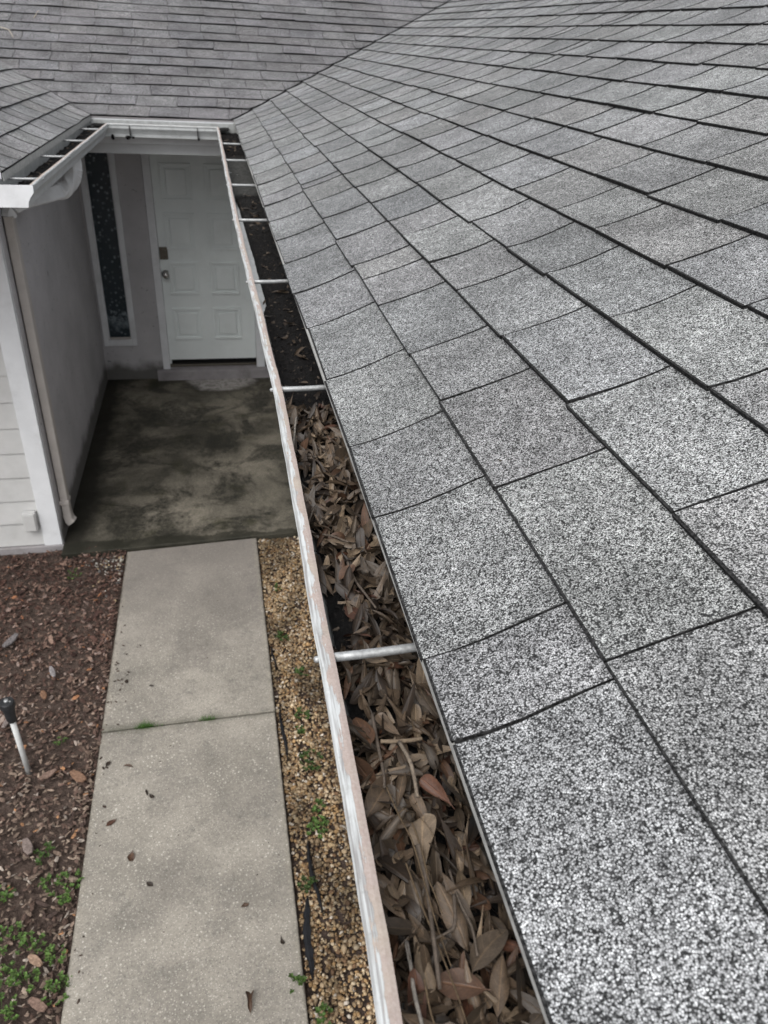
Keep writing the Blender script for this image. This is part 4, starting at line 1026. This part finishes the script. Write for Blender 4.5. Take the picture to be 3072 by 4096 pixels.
# white pebbles by the porch corner and one by the riser
P = []; Sz = []; Cc = []
for i in range(95):
    x = -0.775 - abs(rnd.gauss(0, 0.10)); y = 4.70 - abs(rnd.gauss(0, 0.16)); r = rnd.uniform(0.004, 0.009)
    P.append((x, y, -0.006 + 0.01 * rnd.random())); Sz.append((r * 1.3, r, r * .7)); Cc.append(np.array(rnd.choice([(0.42, 0.40, 0.36), (0.30, 0.27, 0.22), (0.14, 0.13, 0.12), (0.10, 0.095, 0.09), (0.36, 0.27, 0.16)])) * rnd.uniform(.7, 1.1))
chunks('corner_gravel', P, Sz, Cc, True, M['pebble'], 15, 0.2, True, 'mixed pale gravel scattered at the porch corner by the path')

# ------------------------------------------------------------------ sprinkler riser
rz = empty('sprinkler_riser', (-1.096, 2.868, 0)); tag(rz, 'white plastic sprinkler riser with a black spray head standing in the mulch', 'sprinkler')
MB().tube([(0.004, 0.0, -0.08), (0.0, 0.0, 0.15), (-0.004, 0.0, 0.352)], [0.0135, 0.0135, 0.0135], 18).done('riser_pipe', M['pvc'], rz, True)
m = MB(); m.tube([(-0.004, 0, 0.338), (-0.004, 0, 0.350), (-0.0045, 0, 0.360), (-0.005, 0, 0.43), (-0.005, 0, 0.432), (-0.005, 0, 0.462), (-0.005, 0, 0.468)], [0.019, 0.022, 0.023, 0.028, 0.034, 0.034, 0.030], 22)
hd = m.done('spray_head', M['blackplastic'], rz)
m = MB(); m.tube([(-0.005, 0, 0.467), (-0.005, 0, 0.476)], [0.011, 0.010], 14); m.tube([(0.012, -0.004, 0.467), (0.012, -0.004, 0.4705)], 0.004, 8); m.done('nozzle', M['galv'], hd, True)

# ------------------------------------------------------------------ edging fabric strips in the gravel
GE = 'black edging fabric poking out of the gravel'
for (x0, y0), (x1, y1), wd, lb in (((0.186, 3.62), (0.189, 3.40), 0.012, 'shortest black edging strip, farthest up the gravel'), ((0.190, 3.12), (0.196, 2.73), 0.016, 'ragged black edging strip beside the path joint'),
                                   ((0.241, 2.24), (0.265, 1.89), 0.020, 'long thin black edging strip curving through the gravel'), ((0.207, 1.96), (0.191, 1.62), 0.034, 'widest black edging strip at the path side, nearest the photo bottom')):
    n = 26; vs = []; fs = []
    for i in range(n + 1):
        t = i / n; x = x0 + (x1 - x0) * t + 0.006 * math.sin(t * 6 + y0); y = y0 + (y1 - y0) * t
        w0 = wd * (0.25 + 0.75 * math.sin(math.pi * min(1, t * 1.02 + .01)) ** 0.6) * (0.75 + 0.7 * abs(fbm(y * 13, x0 * 9)))
        zt = -0.016 + 0.006 * fbm(y * 8, 3.3); e1 = 0.004 * fbm(y * 40, 1.0)
        for dx, z_ in ((-w0 / 2 + e1, -0.045), (-w0 / 2 + e1, zt - 0.006), (-w0 * .1, zt + 0.006), (w0 / 2 + e1, zt - 0.002), (w0 / 2 + e1, -0.045)): vs.append((x + dx - x0, y - y0, z_))
    for i in range(n):
        for k in range(5): fs.append((i * 5 + k, i * 5 + (k + 1) % 5, i * 5 + 5 + (k + 1) % 5, i * 5 + 5 + k))
    fs += [(4, 3, 2, 1, 0), tuple(n * 5 + k for k in range(5))]
    o = link('edging_strip', vs, fs, M['fabric']); o.location = (x0, y0, 0); tag(o, lb, 'landscape edging', GE)

# ------------------------------------------------------------------ weeds and grass tufts
def weed(x, y, rad, nst, label, group, z0=-0.025, dark=1.0, leafs=(0.008, 0.016), hgt=0.05):
    vs = []; fs = []; cs = []; rs = np.random.RandomState(int(abs(x * 3131 + y * 977)) % 99991)
    def quadleaf(p, d, up, L_, W_, c):
        b = len(vs); side = d.cross(up).normalized()
        prof = [(0, .12), (.3, .9), (.6, 1.0), (.85, .6), (1, .05)]
        for t, w_ in prof:
            ctr = p + d * (L_ * t) + up * (0.22 * L_ * math.sin(t * 2.6))
            for s in (-1, 0, 1): vs.append(ctr + side * (s * W_ / 2 * w_) + up * (0.10 * W_ * abs(s))); cs.append(c)
        for i in range(4):
            for j in range(2): q = b + i * 3 + j; fs.append((q, q + 1, q + 4, q + 3))
    for k in range(nst):
        a = rs.uniform(0, 6.28); r = rad * math.sqrt(rs.uniform(0, 1)); h = hgt * rs.uniform(.35, 1.1) * (1 - 0.5 * r / rad)
        tip = Vector((r * math.cos(a), r * math.sin(a), h)); base = Vector((tip.x * .55, tip.y * .55, 0))
        d = (tip - base).normalized(); sd_ = d.orthogonal().normalized() * 0.0012
        b = len(vs); c0 = (0.06 * dark, 0.11 * dark, 0.03 * dark)
        for p in (base - sd_, base + sd_, tip + sd_, tip - sd_): vs.append(p); cs.append(c0)
        fs.append((b, b + 1, b + 2, b + 3))
        nl = rs.randint(4, 7); a0 = rs.uniform(0, 6)
        for i in range(nl):
            al = a0 + i * 2 * math.pi / nl + rs.normal(0, .25); el = rs.uniform(0.05, 0.6)
            dd = Vector((math.cos(al) * math.cos(el), math.sin(al) * math.cos(el), math.sin(el)))
            up = (Vector((0, 0, 1)) - dd * dd.z).normalized()
            g = rs.uniform(.35, 1.05) * dark
            L_ = rs.uniform(*leafs)
            quadleaf(tip - Vector((0, 0, 0.004 * (i // 3))), dd, up, L_, L_ * rs.uniform(.5, .72), (0.085 * g, 0.155 * g * rs.uniform(.9, 1.1), 0.032 * g))
    o = link('weed', vs, fs, M['green'], smooth=False, tint=np.array(cs)); o.location = (x, y, z0); return tag(o, label, 'weed', group)
GW = 'low green weeds in the mulch'
for x, y, r, n_, lb in ((-1.03, 1.99, 0.075, 26, 'bushy weed at the left photo edge, above the lower weeds'), (-0.92, 1.945, 0.060, 22, 'round green weed in the mulch, upper of the lower cluster'), (-0.885, 2.205, 0.050, 17, 'sparse weed left of a twin beside the path'), (-0.805, 2.205, 0.055, 21, 'weed touching the path edge, farthest up the bed'),
                        (-0.815, 1.885, 0.050, 18, 'dark green weed beside the path below the twin weeds'), (-0.915, 1.80, 0.055, 22, 'mid green weed in the centre of the lower cluster'), (-0.790, 1.74, 0.062, 30, 'densest bright weed against the lower path edge'), (-0.985, 1.69, 0.070, 26, 'weed cut by the lower left photo corner'),
                        (-1.085, 2.20, 0.055, 18, 'weed at the left photo edge beside the stony mulch'), (-0.82, 2.12, 0.035, 12, 'small weed just below the pair by the path'), (-0.99, 1.84, 0.050, 18, 'loose weed between the left edge and the lower cluster')):
    weed(x, y, r, n_, lb, GW)
weed(-1.09, 4.52, 0.06, 10, 'faint low weed in dark mulch below the garage wall', GW, dark=.8)
weed(-0.96, 3.02, 0.035, 8, 'tiny weed sprig right of the sprinkler riser', GW, dark=.8)
weed(-0.93, 2.36, 0.05, 9, 'thin dark weed in mid mulch above the twin weeds', GW, dark=.6, leafs=(.014, .024))
GG = 'green weeds growing in the gravel'
for x, y, r, n_, dk, lb in ((0.302, 2.30, 0.060, 24, 1.0, 'largest bright weed in the gravel beside the gutter lip'), (0.315, 2.42, 0.035, 12, .9, 'small weed just above the largest gravel weed'), (0.312, 2.70, 0.065, 24, .55, 'dark spreading weed in the gravel below the path joint'), (0.28, 2.92, 0.03, 9, .7, 'small weed in the gravel near the joint'),
                            (0.305, 3.03, 0.04, 13, .75, 'weed in the gravel level with the path joint'), (0.345, 3.36, 0.04, 12, .6, 'weed near the gutter, above the path joint'), (0.27, 3.70, 0.05, 14, .55, 'dark weed in upper gravel by the path edge'), (0.26, 4.2, 0.03, 7, .8, 'uppermost tiny weed in the gravel'),
                            (0.225, 2.02, 0.04, 14, .45, 'dark mossy weed between two black edging strips'), (0.125, 1.595, 0.035, 10, .8, 'sprig overhanging the path corner at photo bottom'), (0.22, 1.47, 0.04, 14, .9, 'weed at the bottom photo edge in the gravel')):
    weed(x, y, r, n_, lb, GG, z0=-0.03 if x > .15 else -0.002, dark=dk, leafs=(0.010, 0.018), hgt=0.045)
def tuft(x, y, rx, n_, hgt, label):
    vs = []; fs = []; cs = []; rs = np.random.RandomState(int(abs(x * 991)) + 3)
    for k in range(n_):
        bx = rs.normal(0, rx); by = rs.normal(0, 0.006); a = rs.uniform(0, 6.28); ln = rs.uniform(.4, 1.0) * hgt; lean = rs.uniform(.3, 1.0) * ln
        sx, sy = -math.sin(a) * 0.0014, math.cos(a) * 0.0014; b = len(vs); g = rs.uniform(.6, 1.3)
        for t in (0, .5, 1):
            c = Vector((bx + math.cos(a) * lean * t * t, by + math.sin(a) * lean * t * t, ln * t * (1 - .25 * t)))
            w_ = 1 - .8 * t; vs.append(c + Vector((sx, sy, 0)) * w_); vs.append(c - Vector((sx, sy, 0)) * w_); cs += [(0.05 * g, 0.115 * g, 0.02 * g)] * 2
        fs += [(b, b + 1, b + 3, b + 2), (b + 2, b + 3, b + 5, b + 4)]
    o = link('grass_tuft', vs, fs, M['green'], tint=np.array(cs)); o.location = (x, y, -0.012); tag(o, label, 'grass', 'grass tufts in the path joint')
tuft(-0.532, 3.058, 0.028, 190, 0.042, 'larger green grass tuft in the path joint')
tuft(-0.205, 3.064, 0.022, 110, 0.030, 'smaller grass tuft in the path joint, right of the larger')
